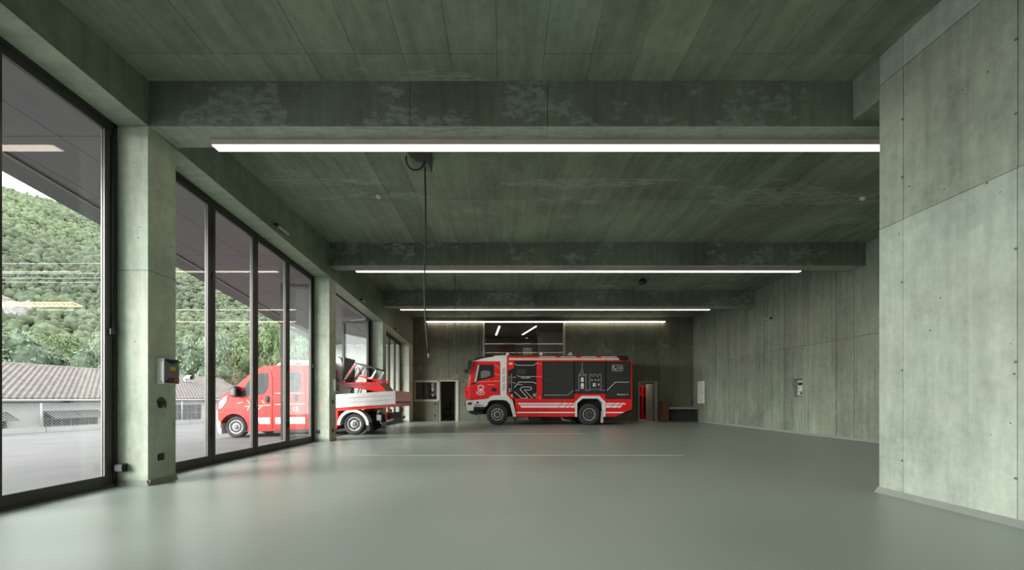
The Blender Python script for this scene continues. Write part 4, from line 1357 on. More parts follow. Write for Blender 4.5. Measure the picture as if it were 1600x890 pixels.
# ------------------------------------------------------------------ shared wheel builder (axis along Y, outer face towards -Y)
def wheel(parent, x, y, z, r, w, rim_r, rimmat, hubmat, bolts=8, flip=1, dish=0.06):
    o = MB()
    s = flip
    prof = [(0.0 + .03, rim_r), (0.0, rim_r + 0.03), (0.012, rim_r + (r - rim_r) * 0.55), (0.03, r - 0.03), (0.06, r), (w - 0.06, r), (w - 0.03, r - 0.03), (w - 0.01, rim_r + .05), (w - 0.03, rim_r)]
    o.lathe([(t * s, q) for t, q in prof], 'Y', n=36)
    for k in range(36):       # tread blocks
        a = 2 * math.pi * k / 36; ca, sa = math.cos(a), math.sin(a)
        for t0 in (0.07, w / 2 + 0.02):
            q = []
            for rr in (r - 0.004, r + 0.006):
                for da, tt in ((-0.05, t0), (0.05, t0), (0.05, t0 + w / 2 - 0.1), (-0.05, t0 + w / 2 - 0.1)):
                    q.append((rr * math.cos(a + da), tt * s, rr * math.sin(a + da)))
            o.hexa(q)
    t = o.build('wheel', M['tyre'], parent, loc=(x, y, z))
    rm = MB().lathe([(0.035 * s, rim_r + 0.004), (0.015 * s, rim_r - 0.012), (0.02 * s, rim_r * 0.9), (dish * s, rim_r * 0.80), ((dish + .02) * s, rim_r * 0.72), (dish * 0.75 * s, rim_r * 0.5), (dish * 0.7 * s, 0.02)], 'Y', n=32)
    rm = rm.build('rim', rimmat, t)
    hb_ = MB().lathe([(dish * 0.75 * s, rim_r * 0.36), (dish * 0.2 * s, rim_r * 0.32), (dish * 0.0 * s, rim_r * 0.22), (dish * 0.0 * s, 0.01)], 'Y', n=18).build('hub', hubmat, t)
    b = MB()
    for k in range(bolts):
        a = 2 * math.pi * k / bolts
        b.lathe([(dish * 0.85 * s, 0.022 * rim_r / 0.28), (dish * 0.35 * s, 0.018 * rim_r / 0.28)], 'Y', (rim_r * 0.46 * math.cos(a), 0, rim_r * 0.46 * math.sin(a)), 8)
    tag(b.build('wheel_nuts', M['steel'] if hubmat is not M['steel'] else M['dark'], t), kind='stuff')
    h_ = MB()
    for k in range(bolts):
        a = 2 * math.pi * (k + 0.5) / bolts
        h_.lathe([((dish + 0.012) * s, 0.046 * rim_r / 0.28), ((dish - 0.006) * s, 0.046 * rim_r / 0.28)], 'Y', (rim_r * 0.70 * math.cos(a), 0, rim_r * 0.70 * math.sin(a)), 8)
    tag(h_.build('rim_holes', M['black'], t), kind='stuff')
    return t


# ------------------------------------------------------------------ fire engine
TK = empty('fire_engine', (-1.754, 17.55, 0), 'red and white fire engine with black roller shutters parked before the back wall', 'fire engine')
def P(cx, cy): return ((cx - 45.7) / 195.4, (765.7 - cy) / 195.4)
def PP(*pts): return [P(*p) for p in pts]
TW = 2.5
def tprism(pts, y0, y1, name, mat, bevel=0, segs=1, parent=TK): return MB().prism(PP(*pts), y0, y1, 'Y').build(name, M[mat], parent, bevel, segs)

cab = tprism([(72, 540), (62, 430), (76, 330), (98, 206), (112, 192), (352, 192), (352, 530), (230, 560), (225, 560)], 0.02, TW - 0.02, 'cab_shell', 'red', 0.04, 2)
tprism([(100, 200), (118, 178), (165, 158), (300, 143), (412, 138), (412, 192), (352, 198)], 0.03, TW - 0.03, 'cab_roof', 'white', 0.03, 2)
tprism([(106, 190), (125, 172), (170, 155), (296, 143), (296, 150), (175, 170), (150, 180)], -0.005, TW + 0.005, 'sun_visor', 'black', 0.01)
st = tprism([(352, 190), (412, 190), (412, 532), (352, 532)], 0.0, TW, 'cab_rear_column', 'white', 0.02)
for i in range(3):
    y0 = 250 + i * 72
    tprism([(372, y0 + 8), (394, y0), (394, y0 + 56), (372, y0 + 64)], -0.006, 0.004, 'intake_grille', 'grey', parent=st)
dr = tprism([(106, 206), (350, 206), (350, 450), (345, 500), (250, 500), (215, 525), (86, 525), (80, 430)], -0.008, 0.03, 'cab_door', 'red', 0.006)
wi = tprism([(148, 224), (298, 224), (295, 336), (232, 352), (140, 378), (112, 392)], -0.016, -0.004, 'side_window', 'black', parent=dr)
tprism([(152, 228), (166, 228), (140, 372), (118, 384)], -0.022, -0.015, 'quarter_light', 'grey', parent=dr)
tprism([(178, 290), (200, 276), (258, 282), (268, 318), (228, 338), (180, 346)], -0.0175, -0.0155, 'painted_window_reflection', 'mid', parent=dr)  # reflection on the side window, painted as a flat grey patch
tprism([(80, 400), (112, 385), (145, 372), (140, 382), (108, 402)], -0.03, -0.005, 'mirror_bracket_base', 'black', parent=dr)
tprism([(276, 435), (318, 432), (318, 466), (276, 462), (272, 455)], -0.025, -0.005, 'door_handle', 'black', 0.004, parent=dr)
ln = MB()
for a in (((300, 228), (330, 240), (346, 262)), ((300, 305), (325, 312), (346, 325)), ((140, 378), (346, 372)), ((240, 404), (302, 404))):
    ln.strip(PP(*a), 0.014, -0.008)
ln.build('door_line_print', M['cream'], dr)
cr = MB()
c0 = P(178, 450)
for a0, a1, rr, w in ((35, 145, 0.205, 0.045), (205, 335, 0.215, 0.045)):
    nseg = 9
    for k in range(nseg):
        b0 = math.radians(a0 + (a1 - a0) * k / nseg); b1 = math.radians(a0 + (a1 - a0) * (k + 0.72) / nseg)
        cr.strip([(c0[0] + rr * math.cos(b0), c0[1] + rr * math.sin(b0)), (c0[0] + rr * math.cos(b1), c0[1] + rr * math.sin(b1))], w, -0.008)
cr.strip([(c0[0] + 0.115 * math.cos(math.radians(t_)), c0[1] + 0.115 * math.sin(math.radians(t_))) for t_ in range(-240, 61, 20)], 0.035, -0.008)
cr.prism([(c0[0] + 0.055 * math.cos(t_ * .524), c0[1] + 0.055 * math.sin(t_ * .524)) for t_ in range(12)], -0.012, -0.008, 'Y')
cr.prism([(c0[0] - 0.035, c0[1] - 0.18), (c0[0] + 0.035, c0[1] - 0.18), (c0[0], c0[1] - 0.25)], -0.012, -0.008, 'Y')
cr.build('crest_print', M['print'], dr)
tprism([(85, 545), (230, 530), (350, 500), (350, 535), (262, 545), (240, 562), (218, 602), (120, 600), (114, 548)], -0.01, 0.4, 'lower_cab_panel', 'white', 0.01)
tprism([(85, 545), (230, 530), (350, 500), (350, 535), (262, 545), (240, 562), (218, 602), (120, 600), (114, 548)], TW - 0.4, TW + 0.01, 'lower_cab_panel', 'white', 0.01)
for y0, y1 in ((-0.015, 0.38), (TW - 0.38, TW + 0.015)):
    tprism([(215, 600), (235, 540), (262, 508), (300, 498), (412, 496), (440, 522), (465, 545), (497, 690), (468, 690), (440, 580), (410, 548), (380, 540), (275, 540), (250, 556), (228, 600)], y0, y1, 'front_fender', 'white', 0.008)
bp = tprism([(46, 565), (54, 545), (112, 543), (118, 570), (114, 636), (56, 634)], 0.0, TW, 'front_bumper', 'white', 0.02, 2)
tprism([(60, 562), (98, 558), (98, 582), (64, 586)], -0.006, 0.02, 'headlight', 'dark', parent=bp)
tprism([(30, 566), (46, 562), (46, 590), (34, 588)], 0.1, 0.28, 'fog_lamp', 'dark', parent=bp)
tprism([(140, 555), (160, 555), (160, 572), (140, 572)], -0.016, 0.0, 'marker_lamp', 'black')
tprism([(122, 582), (200, 586), (200, 591), (122, 589)], -0.016, 0.0, 'panel_slot', 'black')
tprism([(118, 598), (215, 600), (212, 622), (118, 636)], 0.05, TW - 0.05, 'step_well', 'black')
tprism([(60, 640), (120, 636), (190, 632), (195, 660), (150, 672), (80, 668)], 0.35, TW - 0.35, 'front_crossmember', 'dark', 0.02)
mb = MB().tube([(*P(60, 655)[:1], 0.3, P(60, 655)[1]), (P(100, 650)[0], 0.3, P(100, 650)[1]), (P(140, 680)[0], 0.3, P(140, 680)[1])], 0.02, 8)
mb.tube([(P(120, 655)[0], 0.25, P(120, 655)[1]), (P(195, 668)[0], 0.25, P(195, 668)[1])], 0.02, 8).build('tow_linkage', M['dark'], TK)
# red flap standing open at the nose
fp_ = tprism([(6, 412), (62, 410), (62, 526), (8, 528)], 1.5, 1.54, 'open_front_flap', 'red', 0.005)
tprism([(14, 458), (24, 458), (24, 474), (14, 474)], 1.49, 1.5, 'flap_latch', 'black', parent=fp_)
# mirrors
for y0, y1 in ((-0.22, -0.04), (TW + 0.04, TW + 0.22)):
    mr = tprism([(66, 200), (92, 186), (96, 206), (86, 268), (62, 274)], y0, y1, 'wing_mirror', 'black', 0.015)
    tprism([(34, 272), (64, 268), (66, 300), (44, 308), (34, 296)], y0 + 0.02, y1, 'front_mirror', 'black', 0.012, parent=mr)
    yy = min(max(y0, -0.05), TW + 0.05)
    MB().tube([(P(90, 205)[0], (y0 + y1) / 2, P(90, 205)[1]), (P(110, 198)[0], 0.05 if y0 < 0 else TW - .05, P(110, 198)[1])], 0.014, 6).build('mirror_arm', M['black'], mr)
wsx = tprism([(66, 400), (80, 318), (98, 215), (101, 216), (86, 318), (72, 402)], 0.18, TW - 0.18, 'windscreen', 'black')

# body
body = tprism([(415, 150), (1400, 150), (1425, 186), (1530, 190), (1530, 620), (1380, 690), (1290, 690), (1290, 560), (1238, 505), (1078, 505), (1020, 560), (1020, 690), (498, 690), (480, 530), (415, 530)], 0.0, TW, 'body_shell', 'red', 0.012)
cw = tprism([(420, 190), (676, 190), (676, 526), (484, 526), (450, 490), (420, 470)], -0.006, 0.02, 'crew_door', 'black', 0.003)
tprism([(418, 192), (476, 192), (474, 252), (460, 262), (418, 280)], -0.012, 0.0, 'crew_door_corner', 'red', parent=cw)
tprism([(500, 266), (578, 266), (578, 310), (500, 310)], -0.010, -0.005, 'crew_window', 'dark', parent=cw)
ln = MB()
for a in (((476, 430), (520, 380), (640, 380), (662, 388), (676, 396)), ((480, 466), (542, 524), (596, 524)), ((600, 524), (528, 446), (546, 424), (622, 424), (632, 432), (632, 440), (622, 450), (566, 450), (640, 524)),
          ((650, 482), (650, 510)), ((676, 480), (654, 494), (676, 516))):
    ln.strip(PP(*a), 0.02, -0.006)
for a in (((430, 212), (462, 200), (474, 210)), ((478, 216), (500, 230), (655, 230), (668, 214), (690, 214)), ((460, 340), (490, 334)), ((500, 322), (530, 332), (545, 344), (612, 344), (625, 332), (676, 330)), ((460, 384), (490, 390)), ((500, 398), (548, 404))):
    ln.strip(PP(*a), 0.016, -0.006)
ln.build('line_art_print', M['print'], cw)
text('RLF-A 2000', 0.075, 'lettering', M['print'], cw, (P(578, 333)[0], -0.0085, P(578, 333)[1]), 1.0)
g = MB()
for y_ in (330, 346, 370, 386): g.strip(PP((424, y_), (448, y_)), 0.02, -0.012)
g.strip(PP((453, 305), (453, 465)), 0.02, -0.012)
g.build('grab_handle', M['steel'], cw)
g = MB()
for y_ in (444, 462): g.lathe([(-0.02, 0.03), (-0.006, 0.03)], 'Y', (P(436, y_)[0], 0, P(436, y_)[1]), 12)
g.build('side_lamp', M['print'], cw)
tprism([(452, 488), (462, 488), (462, 512), (452, 512)], -0.015, -0.004, 'side_marker', 'cream', parent=cw)
tprism([(430, 206), (462, 206), (462, 226), (430, 226)], -0.02, -0.01, 'scene_light', 'cream', 0.004, parent=cw)
# red pillar prints
g = MB(); g.strip(PP((680, 216), (710, 216), (725, 226)), 0.014, 0.0); g.strip(PP((678, 332), (725, 332)), 0.012, 0.0)
g.strip(PP((694, 524), (716, 524)), 0.014, 0.0); g.strip(PP((702, 520), (710, 500)), 0.014, 0.0)
g.build('pillar_print', M['cream'], body)

def shutter(x0, x1, y0, y1):
    s = MB(); n = 17
    za, zb2 = P(x0, y1)[1], P(x0, y0)[1]; xa, xb = P(x0, 0)[0], P(x1, 0)[0]
    for k in range(n):
        a = za + (zb2 - za) * k / n; b = za + (zb2 - za) * (k + 1) / n
        s.prism([(-0.012, a + 0.001), (-0.014, (a + b) / 2), (-0.012, b - 0.001), (0.01, b - 0.001), (0.01, a + 0.001)], xa, xb, 'X')
    sh = s.build('roller_shutter', M['shutter'], TK)
    MB().box(xa + 0.02, xb - 0.02, -0.03, -0.012, za + 0.01, za + 0.04).build('bar_handle', M['dark'], sh)
    MB().box(xa - 0.02, xa, -0.018, 0.01, za, zb2).box(xb, xb + 0.02, -0.018, 0.01, za, zb2).box(xa - .02, xb + .02, -0.018, 0.01, zb2, zb2 + 0.03).build('shutter_rail', M['black'], sh)
    cp = MB()
    for k in (0.12, 0.5, 0.88): cp.box(xa + (xb - xa) * k - 0.03, xa + (xb - xa) * k + 0.03, -0.034, -0.03, za + 0.005, za + 0.045)
    cp.build('handle_clip', M['black'], sh)
    return sh

s1 = shutter(738, 1006, 204, 524); s2 = shutter(1018, 1288, 204, 478); s3 = shutter(1300, 1508, 204, 524)
tprism([(728, 196), (1518, 196), (1518, 530), (1292, 530), (1292, 484), (1012, 484), (1012, 530), (728, 530)], -0.004, 0.004, 'shutter_surround', 'black')
yp = -0.0145
MB().strip(PP((742, 496), (955, 496), (1005, 452)), 0.022, yp).build('line_print', M['grey_print'], s1)
ch = MB()
ch.strip(PP((1022, 455), (1054, 455), (1054, 322), (1116, 322), (1116, 455), (1150, 455), (1150, 310), (1168, 310), (1168, 328), (1188, 328), (1188, 310), (1212, 310), (1212, 328), (1232, 328), (1232, 310), (1252, 310), (1252, 455), (1286, 455)), 0.017, yp)
for a in (((1054, 300), (1054, 322)), ((1116, 300), (1116, 322)), ((1066, 318), (1082, 232), (1098, 318)), ((1082, 205), (1082, 240)), ((1072, 216), (1092, 216)), ((1074, 318), (1082, 262), (1090, 318)), ((1150, 365), (1252, 365)), ((1150, 445), (1252, 445)), ((1054, 310), (1066, 318)), ((1116, 310), (1100, 318))):
    ch.strip(PP(*a), 0.013, yp)
ch.build('town_skyline_print', M['grey_print'], s2)
ch = MB()
def arch(cx, y0, y1, w):
    pts = [(cx - w, y1), (cx - w, y0 + w)] + [(cx - w * math.cos(t_), y0 + w - w * math.sin(t_)) for t_ in (0.5, 1.0, 1.57, 2.1, 2.6)] + [(cx + w, y0 + w), (cx + w, y1)]
    ch.prism(PP(*pts), yp - 0.004, yp, 'Y')
arch(1084, 336, 378, 12); arch(1084, 388, 440, 13)
for a in ((1170, 356), (1200, 356), (1228, 356)): ch.prism(PP((a[0] - 5, 362), (a[0], 352), (a[0] + 5, 362)), yp - .004, yp, 'Y')
for xx in (1178, 1192):
    for yy in (390, 406): ch.prism(PP((xx, yy), (xx + 11, yy), (xx + 11, yy + 13), (xx, yy + 13)), yp - .004, yp, 'Y')
ch.prism(PP((1226, 394), (1236, 394), (1236, 410), (1226, 410)), yp - .004, yp, 'Y')
ch.build('skyline_window_print', M['print'], s2)
MB().lathe([(yp - 0.007, 0.03), (yp - 0.004, 0.03)], 'Y', (P(1084, 428)[0], 0, P(1084, 428)[1]), 12).build('clock_print', M['black'], s2)
MB().strip(PP((1304, 455), (1380, 381), (1502, 381)), 0.022, yp).build('line_print', M['print'], s3)
bxp = MB(); r_ = 8
q = []
for cx, cy, a0 in ((1360, 238, 180), (1436, 238, 270), (1436, 272, 0), (1360, 272, 90)):
    for k in range(4):
        a = math.radians(a0 + 30 * k); q.append((cx + r_ * math.cos(a), cy + r_ * math.sin(a)))
bxp.strip(PP(*q), 0.014, yp, closed=True)
bxp.strip(PP((1362, 243), (1366, 258), (1382, 268)), 0.03, yp); bxp.prism(PP((1357, 240), (1366, 238), (1369, 248), (1361, 250)), yp - .004, yp, 'Y'); bxp.prism(PP((1374, 262), (1386, 262), (1388, 271), (1377, 272)), yp - .004, yp, 'Y')
bxp.build('telephone_box_print', M['print'], s3)
text('112', 0.165, 'lettering', M['print'], s3, (P(1412, 255)[0], yp - 0.001, P(1412, 255)[1]), 0.95)
text('Rosenbauer', 0.088, 'lettering', M['print'], s3, (P(1434, 491)[0], yp - 0.001, P(1434, 491)[1]), 0.92)
text('AT', 0.08, 'lettering', M['print'], s3, (P(1486, 491)[0], yp - 0.001, P(1486, 491)[1]), 1.0)

# stripes on the lower panel
def slash(mb, x0, x1, y0, y1, cuts, sl=14):
    "horizontal stripe with slanted dark cuts"
    e = [x0] + [c for c in cuts] + [x1]
    for i in range(len(e) - 1):
        a = e[i] + (4 if i else 0); b = e[i + 1] - (4 if i < len(e) - 2 else 0)
        if b - a < 3: continue
        mid = (y0 + y1) / 2
        def sk(x, y, on): return x + (589 - y) * 0.9 if on else x
        mb.prism(PP((sk(a, y0, i > 0), y0), (sk(b, y0, i < len(e) - 2), y0), (sk(b, y1, i < len(e) - 2), y1), (sk(a, y1, i > 0), y1)), -0.004, 0.0, 'Y')
sm = MB()
sm.prism(PP((504, 566), (530, 566), (530, 581), (518, 581)), -0.004, 0, 'Y'); sm.prism(PP((526, 588), (545, 588), (545, 609), (542, 609)), -0.004, 0, 'Y')
for y0, y1, xx in ((566, 581, 530), (588, 609, 545)):
    slash(sm, xx, 1017, y0, y1, (888, 945, 984))
    slash(sm, 1294, 1470 - (y0 - 566) * 0.9, y0, y1, (1356, 1410, 1445))
sm.prism(PP((500, 646), (1017, 646), (1017, 657), (503, 657)), -0.004, 0, 'Y'); sm.prism(PP((1294, 646), (1462, 646), (1440, 657), (1294, 657)), -0.004, 0, 'Y')
sm.build('white_stripe', M['print'], body)
MB().strip(PP((677, 530), (677, 688)), 0.008, 0.0, 0.002).build('panel_seam', M['black'], body)
tprism([(430, 165), (1408, 165), (1416, 184), (430, 184)], -0.006, 0.004, 'cream_stripe', 'cream', parent=body)
for a, b in ((705, 848), (890, 1030), (1074, 1212), (1255, 1390)):
    tprism([(a, 149), (b, 149), (b, 160), (a, 160)], -0.012, 0.01, 'roof_rail', 'grey', parent=body)
tprism([(420, 138), (1395, 142), (1395, 150), (420, 150)], 0.02, TW - 0.02, 'roof_deck', 'dark', parent=body)
tprism([(1393, 143), (1490, 147), (1503, 184), (1425, 186)], -0.004, TW + 0.004, 'rear_roof_cap', 'black', 0.01, parent=body)
for x0 in (400, 706):
    tprism([(x0, 140), (x0 + 4, 116), (x0 + 18, 108), (x0 + 32, 116), (x0 + 34, 140)], 0.3, 0.5, 'roof_lamp', 'white', 0.015)
mo = tprism([(980, 142), (990, 112), (1010, 88), (1022, 86), (1026, 100), (1044, 134), (1046, 142)], 1.0, 1.2, 'roof_monitor', 'cream', 0.01)
MB().tube([(P(1010, 100)[0], 1.1, P(1010, 100)[1]), (P(1040, 130)[0], 1.0, P(1040, 130)[1])], 0.05, 10).build('nozzle', M['grey'], mo)
# rear arch band, wells, flaps
tprism([(1020, 690), (1020, 558), (1078, 503), (1238, 503), (1292, 558), (1292, 690), (1276, 690), (1272, 570), (1230, 528), (1086, 528), (1040, 570), (1040, 690)], -0.015, 0.35, 'rear_arch', 'white', 0.005)
tprism([(1020, 690), (1020, 558), (1078, 503), (1238, 503), (1292, 558), (1292, 690), (1276, 690), (1272, 570), (1230, 528), (1086, 528), (1040, 570), (1040, 690)], TW - 0.35, TW + 0.015, 'rear_arch', 'white', 0.005)
tprism([(1262, 640), (1276, 640), (1272, 742), (1256, 742)], 0.0, 0.36, 'mudflap', 'grey')
tprism([(470, 690), (482, 690), (498, 742), (486, 742)], 0.0, 0.36, 'mudflap', 'black')
ch_ = MB()
for a in ([(110, 600), (1470, 600), (1420, 690), (110, 670)],): ch_.prism(PP(*a), 0.75, 1.75, 'Y')
ch_.prism(PP((1030, 520), (1285, 520), (1285, 690), (1030, 690)), 0.5, 2.0, 'Y'); ch_.prism(PP((230, 530), (480, 530), (480, 690), (230, 690)), 0.5, 2.0, 'Y')
ch_.build('chassis', M['black'], TK)
tprism([(500, 690), (612, 690), (612, 722), (500, 722)], 0.3, 0.9, 'fuel_tank', 'grey', 0.02)
tprism([(614, 690), (722, 690), (722, 724), (614, 724)], 0.25, 0.9, 'air_tank', 'dark', 0.02)
MB().tube([(P(905, 692)[0], 0.4, P(905, 692)[1]), (P(925, 720)[0], 0.4, P(925, 720)[1]), (P(990, 728)[0], 0.35, P(990, 728)[1])], 0.05, 10).build('exhaust_pipe', M['steel'], TK)
tprism([(1420, 655), (1530, 625), (1545, 640), (1530, 660), (1440, 670)], 0.4, TW - 0.4, 'rear_hitch', 'dark', 0.01)
for cx in (325, 1147):
    x_, z_ = P(cx, 672)
    wheel(TK, x_, 0.02, 0.496, 0.49, 0.36, 0.285, M['rim'], M['dark'], 10, 1, 0.07 if cx > 900 else 0.02)
    wheel(TK, x_, TW - 0.02, 0.496, 0.49, 0.36, 0.285, M['steel'], M['dark'], 10, -1, 0.05)

# ------------------------------------------------------------------ red pickup van with aluminium bed
VS = 47.5; VYD = F / VS
VN = empty('crew_cab_van', ((552.5 - VX) / VS, VYD, 0.0), 'orange red crew cab van with a white aluminium loading bed standing in the open doorway', 'van')
PIT = 0.0252
VN.rotation_euler = (0, -PIT, 0)
def Q(px_, py_):
    lx = (px_ - 552.5) / VS
    return (lx, (680 - py_) / VS - lx * PIT)
def QQ(*p): return [Q(*a) for a in p]
VWD = 2.0
def vprism(pts, y0, y1, name, mat, bevel=0, segs=1, parent=VN): return MB().prism(QQ(*pts), y0, y1, 'Y').build(name, M[mat] if isinstance(mat, str) else mat, parent, bevel, segs)

# cab: side profile with wheel arch
arch_pts = [(366 + 21.5 * math.cos(a), 667.5 - 21.5 * math.sin(a)) for a in [math.radians(q) for q in range(-12, 193, 15)]]
prof = [(341, 640), (341, 632), (347, 620), (357, 611.5), (371, 602.5), (391, 586), (406, 575.5), (416, 572), (440, 570), (506, 570.5), (510, 576), (510, 669), (440, 672), (392, 674)] + arch_pts + [(345, 660), (341, 655)]
cabv = vprism(prof, 0.0, VWD, 'cab_shell', 'van_red', 0.05, 2)
vprism([(338.5, 642), (342, 637), (349, 640), (346, 655), (345, 678), (339.5, 676), (338, 660)], 0.03, VWD - 0.03, 'front_bumper', 'white', 0.02, 2)
vprism([(342.5, 639), (344, 628), (351, 620.5), (357.5, 617), (356, 627), (349, 637)], -0.012, 0.12, 'headlight', 'grey', 0.008)
# windscreen (flush over the nose slope)
wsq = [Q(373.5, 600.5), Q(405, 576.6)]
(xa, za), (xb, zb2) = wsq
MB().hexa([(xa - .02, .16, za + .02), (xa - .02, VWD - .16, za + .02), (xb - .01, VWD - .2, zb2 + .015), (xb - .01, .2, zb2 + .015),
           (xa + .06, .16, za - .01), (xa + .06, VWD - .16, za - .01), (xb + .06, VWD - .2, zb2 - .02), (xb + .06, .2, zb2 - .02)]).build('windscreen', M['dark'], VN)
fd = vprism([(376, 606), (392, 589), (407, 578.5), (425, 577.5), (428.5, 590), (426, 670), (396, 671), (384, 640), (377, 622)], -0.012, 0.02, 'front_door', 'van_red', 0.006)
vg = plain('van_tinted_glass', (0.05, 0.06, 0.055), 0.08, 0.0, 0.5)
M['vglass'] = vg
vprism([(380, 612), (391.5, 594), (406, 583.5), (422, 582), (421.5, 604), (417, 613), (408, 616.5), (382, 617)], -0.018, -0.01, 'side_window', vg, 0.003, parent=fd)
MB().strip(QQ((396, 589), (396, 616)), 0.035, -0.018).build('window_post', M['black'], fd)
rd = vprism([(432, 577.5), (478, 577), (479, 600), (478, 669), (428, 670), (430, 640)], -0.012, 0.02, 'rear_door', 'van_red', 0.006)
win = [(450, 583), (468, 581.5), (471, 585), (471, 604), (466.5, 611), (446, 612), (444, 609), (444, 586), (446, 583)]
vprism(win, -0.018, -0.01, 'side_window', vg, 0.003, parent=rd)
MB().strip(QQ(*win), 0.03, -0.018, closed=True).build('window_seal', M['black'], rd)
for xx, yy, par in ((420, 623.5, fd), (465, 621.5, rd)):
    h_ = MB().prism([(Q(xx, yy)[0] + 0.075 * math.cos(a), Q(xx, yy)[1] + 0.125 * math.sin(a)) for a in [k * math.pi / 8 for k in range(16)]], -0.022, -0.01, 'Y').build('handle_recess', M['black'], par)
    MB().tube([(Q(xx, yy)[0] + .01, -0.03, Q(xx, yy)[1] - 0.08), (Q(xx, yy)[0] + .02, -0.035, Q(xx, yy)[1] + 0.08)], 0.016, 6).build('door_handle', M['dark'], par)
text('12', 0.215, 'lettering', M['print'], rd, (Q(462.5, 639)[0], -0.0145, Q(462.5, 639)[1]), 1.0)
g = MB(); g.prism(QQ((404, 652), (423, 651.8), (423, 662), (406, 662)), -0.016, -0.012, 'Y'); g.build('white_stripe', M['print'], fd)
g = MB(); g.prism(QQ((431, 651.8), (477.5, 651), (478, 661.5), (431, 662)), -0.016, -0.012, 'Y'); g.build('white_stripe', M['print'], rd)
g = MB()
for a in (((384, 634.5), (425, 632.5)), ((388, 641), (391, 633)), ((404, 640), (412, 633)), ((388, 624), (392, 631)), ((411, 625), (415, 630)), ((381, 628), (372, 630))): g.strip(QQ(*a), 0.022, -0.012)
g.build('line_print', M['cream'], fd)
MB().strip(QQ((431, 614), (478, 613.5)), 0.022, -0.012).strip(QQ((431, 631.5), (478, 630.5)), 0.03, -0.012).build('line_print', M['cream'], rd)
vprism([(380, 674), (392, 670), (510, 667), (510, 674)], 0.05, VWD - 0.05, 'sill', 'dark')
# mirror
for y0, y1, s_ in ((-0.26, -0.02, -1), (VWD + 0.02, VWD + 0.26, 1)):
    mr = vprism([(368, 605), (376, 603), (379, 607), (378.5, 618), (374, 620.5), (368.5, 618)], y0, y1, 'wing_mirror', 'black', 0.02, 2)
    vprism([(370, 608), (375.5, 607), (376, 616), (370.5, 617)], y0 - 0.004 if s_ < 0 else y1, y0 if s_ < 0 else y1 + 0.004, 'mirror_cap', 'mid', parent=mr)
    vprism([(377, 612), (386, 611), (386, 618), (377, 619)], -0.03 if s_ < 0 else VWD, 0.0 if s_ < 0 else VWD + 0.03, 'mirror_foot', 'black', parent=mr)
# roof sign and beacon
rb = vprism([(424, 571), (436, 562.5), (446, 561), (503, 560.5), (504, 571)], 0.25, VWD - 0.25, 'roof_box', 'white', 0.02)
vprism([(458, 566), (468, 565.5), (468, 567.5), (458, 568)], 0.235, 0.25, 'roof_box_handle', 'dark', parent=rb)
MB().tube([(Q(424, 571)[0], 0.4, Q(424, 571)[1]), (Q(429, 563)[0], 0.4, Q(429, 563)[1])], 0.012, 6).tube([(Q(420, 571)[0], 0.4, Q(420, 571)[1]), (Q(424, 566)[0], 0.4, Q(424, 566)[1])], 0.02, 6).build('aerial', M['dark'], VN)
# chassis, bed
vprism([(392, 668), (606, 660), (606, 648), (392, 655)], 0.5, VWD - 0.5, 'chassis', 'black')
vprism([(512, 643), (621, 635), (621, 629), (512, 637)], 0.0, VWD + 0.05, 'bed_frame', 'van_red')
vprism([(512, 636.5), (620, 629), (620, 627), (512, 634.5)], 0.02, VWD + 0.03, 'bed_floor', 'dark')
def board(x0, x1, y, name, t0, t1, par):
    pass
side = empty('bed_side', (0, 0, 0)); side.parent = VN
zt_l, zt_r = Q(513, 616.5), Q(619.5, 610); zb_l, zb_r = Q(513, 638), Q(619.5, 631)
for y0 in (-0.03, VWD + 0.02):
    for k in range(3):
        a, b = k / 3 + 0.006, (k + 1) / 3 - 0.006
        def lerp(u, v, t_): return (u[0] + (v[0] - u[0]) * t_, u[1] + (v[1] - u[1]) * t_)
        pl = [lerp(zb_l, zt_l, a), lerp(zb_r, zt_r, a), lerp(zb_r, zt_r, b), lerp(zb_l, zt_l, b)]
        MB().prism(pl, y0, y0 + 0.03, 'Y').build('side_board', M['alu'], side, 0.004)
    pc = [Q(617.5, 610), Q(619.8, 609.9), Q(619.8, 631.3), Q(617.5, 631.5)]
    MB().prism(pc, y0 - 0.006, y0 + 0.036, 'Y').build('corner_post', M['alu'], side)
tg = empty('tailgate', (0, 0, 0)); tg.parent = VN
x_t = Q(619.5, 620)[0]
for k in range(2):
    za = zb_r[1] + (zt_r[1] - zb_r[1]) * (k / 2 + 0.01); zb2 = zb_r[1] + (zt_r[1] - zb_r[1]) * ((k + 1) / 2 - 0.01)
    MB().box(x_t - 0.03, x_t + 0.005, 0.01, VWD + 0.015, za, zb2).build('tailgate_board', M['alu'], tg)
m = MB()
for yy in (0.2, VWD - 0.2): m.box(x_t + 0.005, x_t + 0.02, yy - .03, yy + .03, zb_r[1] - 0.03, zb_r[1] + 0.08)
m.build('tailgate_hinge', M['dark'], tg)
hbd = vprism([(511, 640), (514, 640), (514, 600), (511, 600)], 0.0, VWD + 0.05, 'headboard', 'alu')
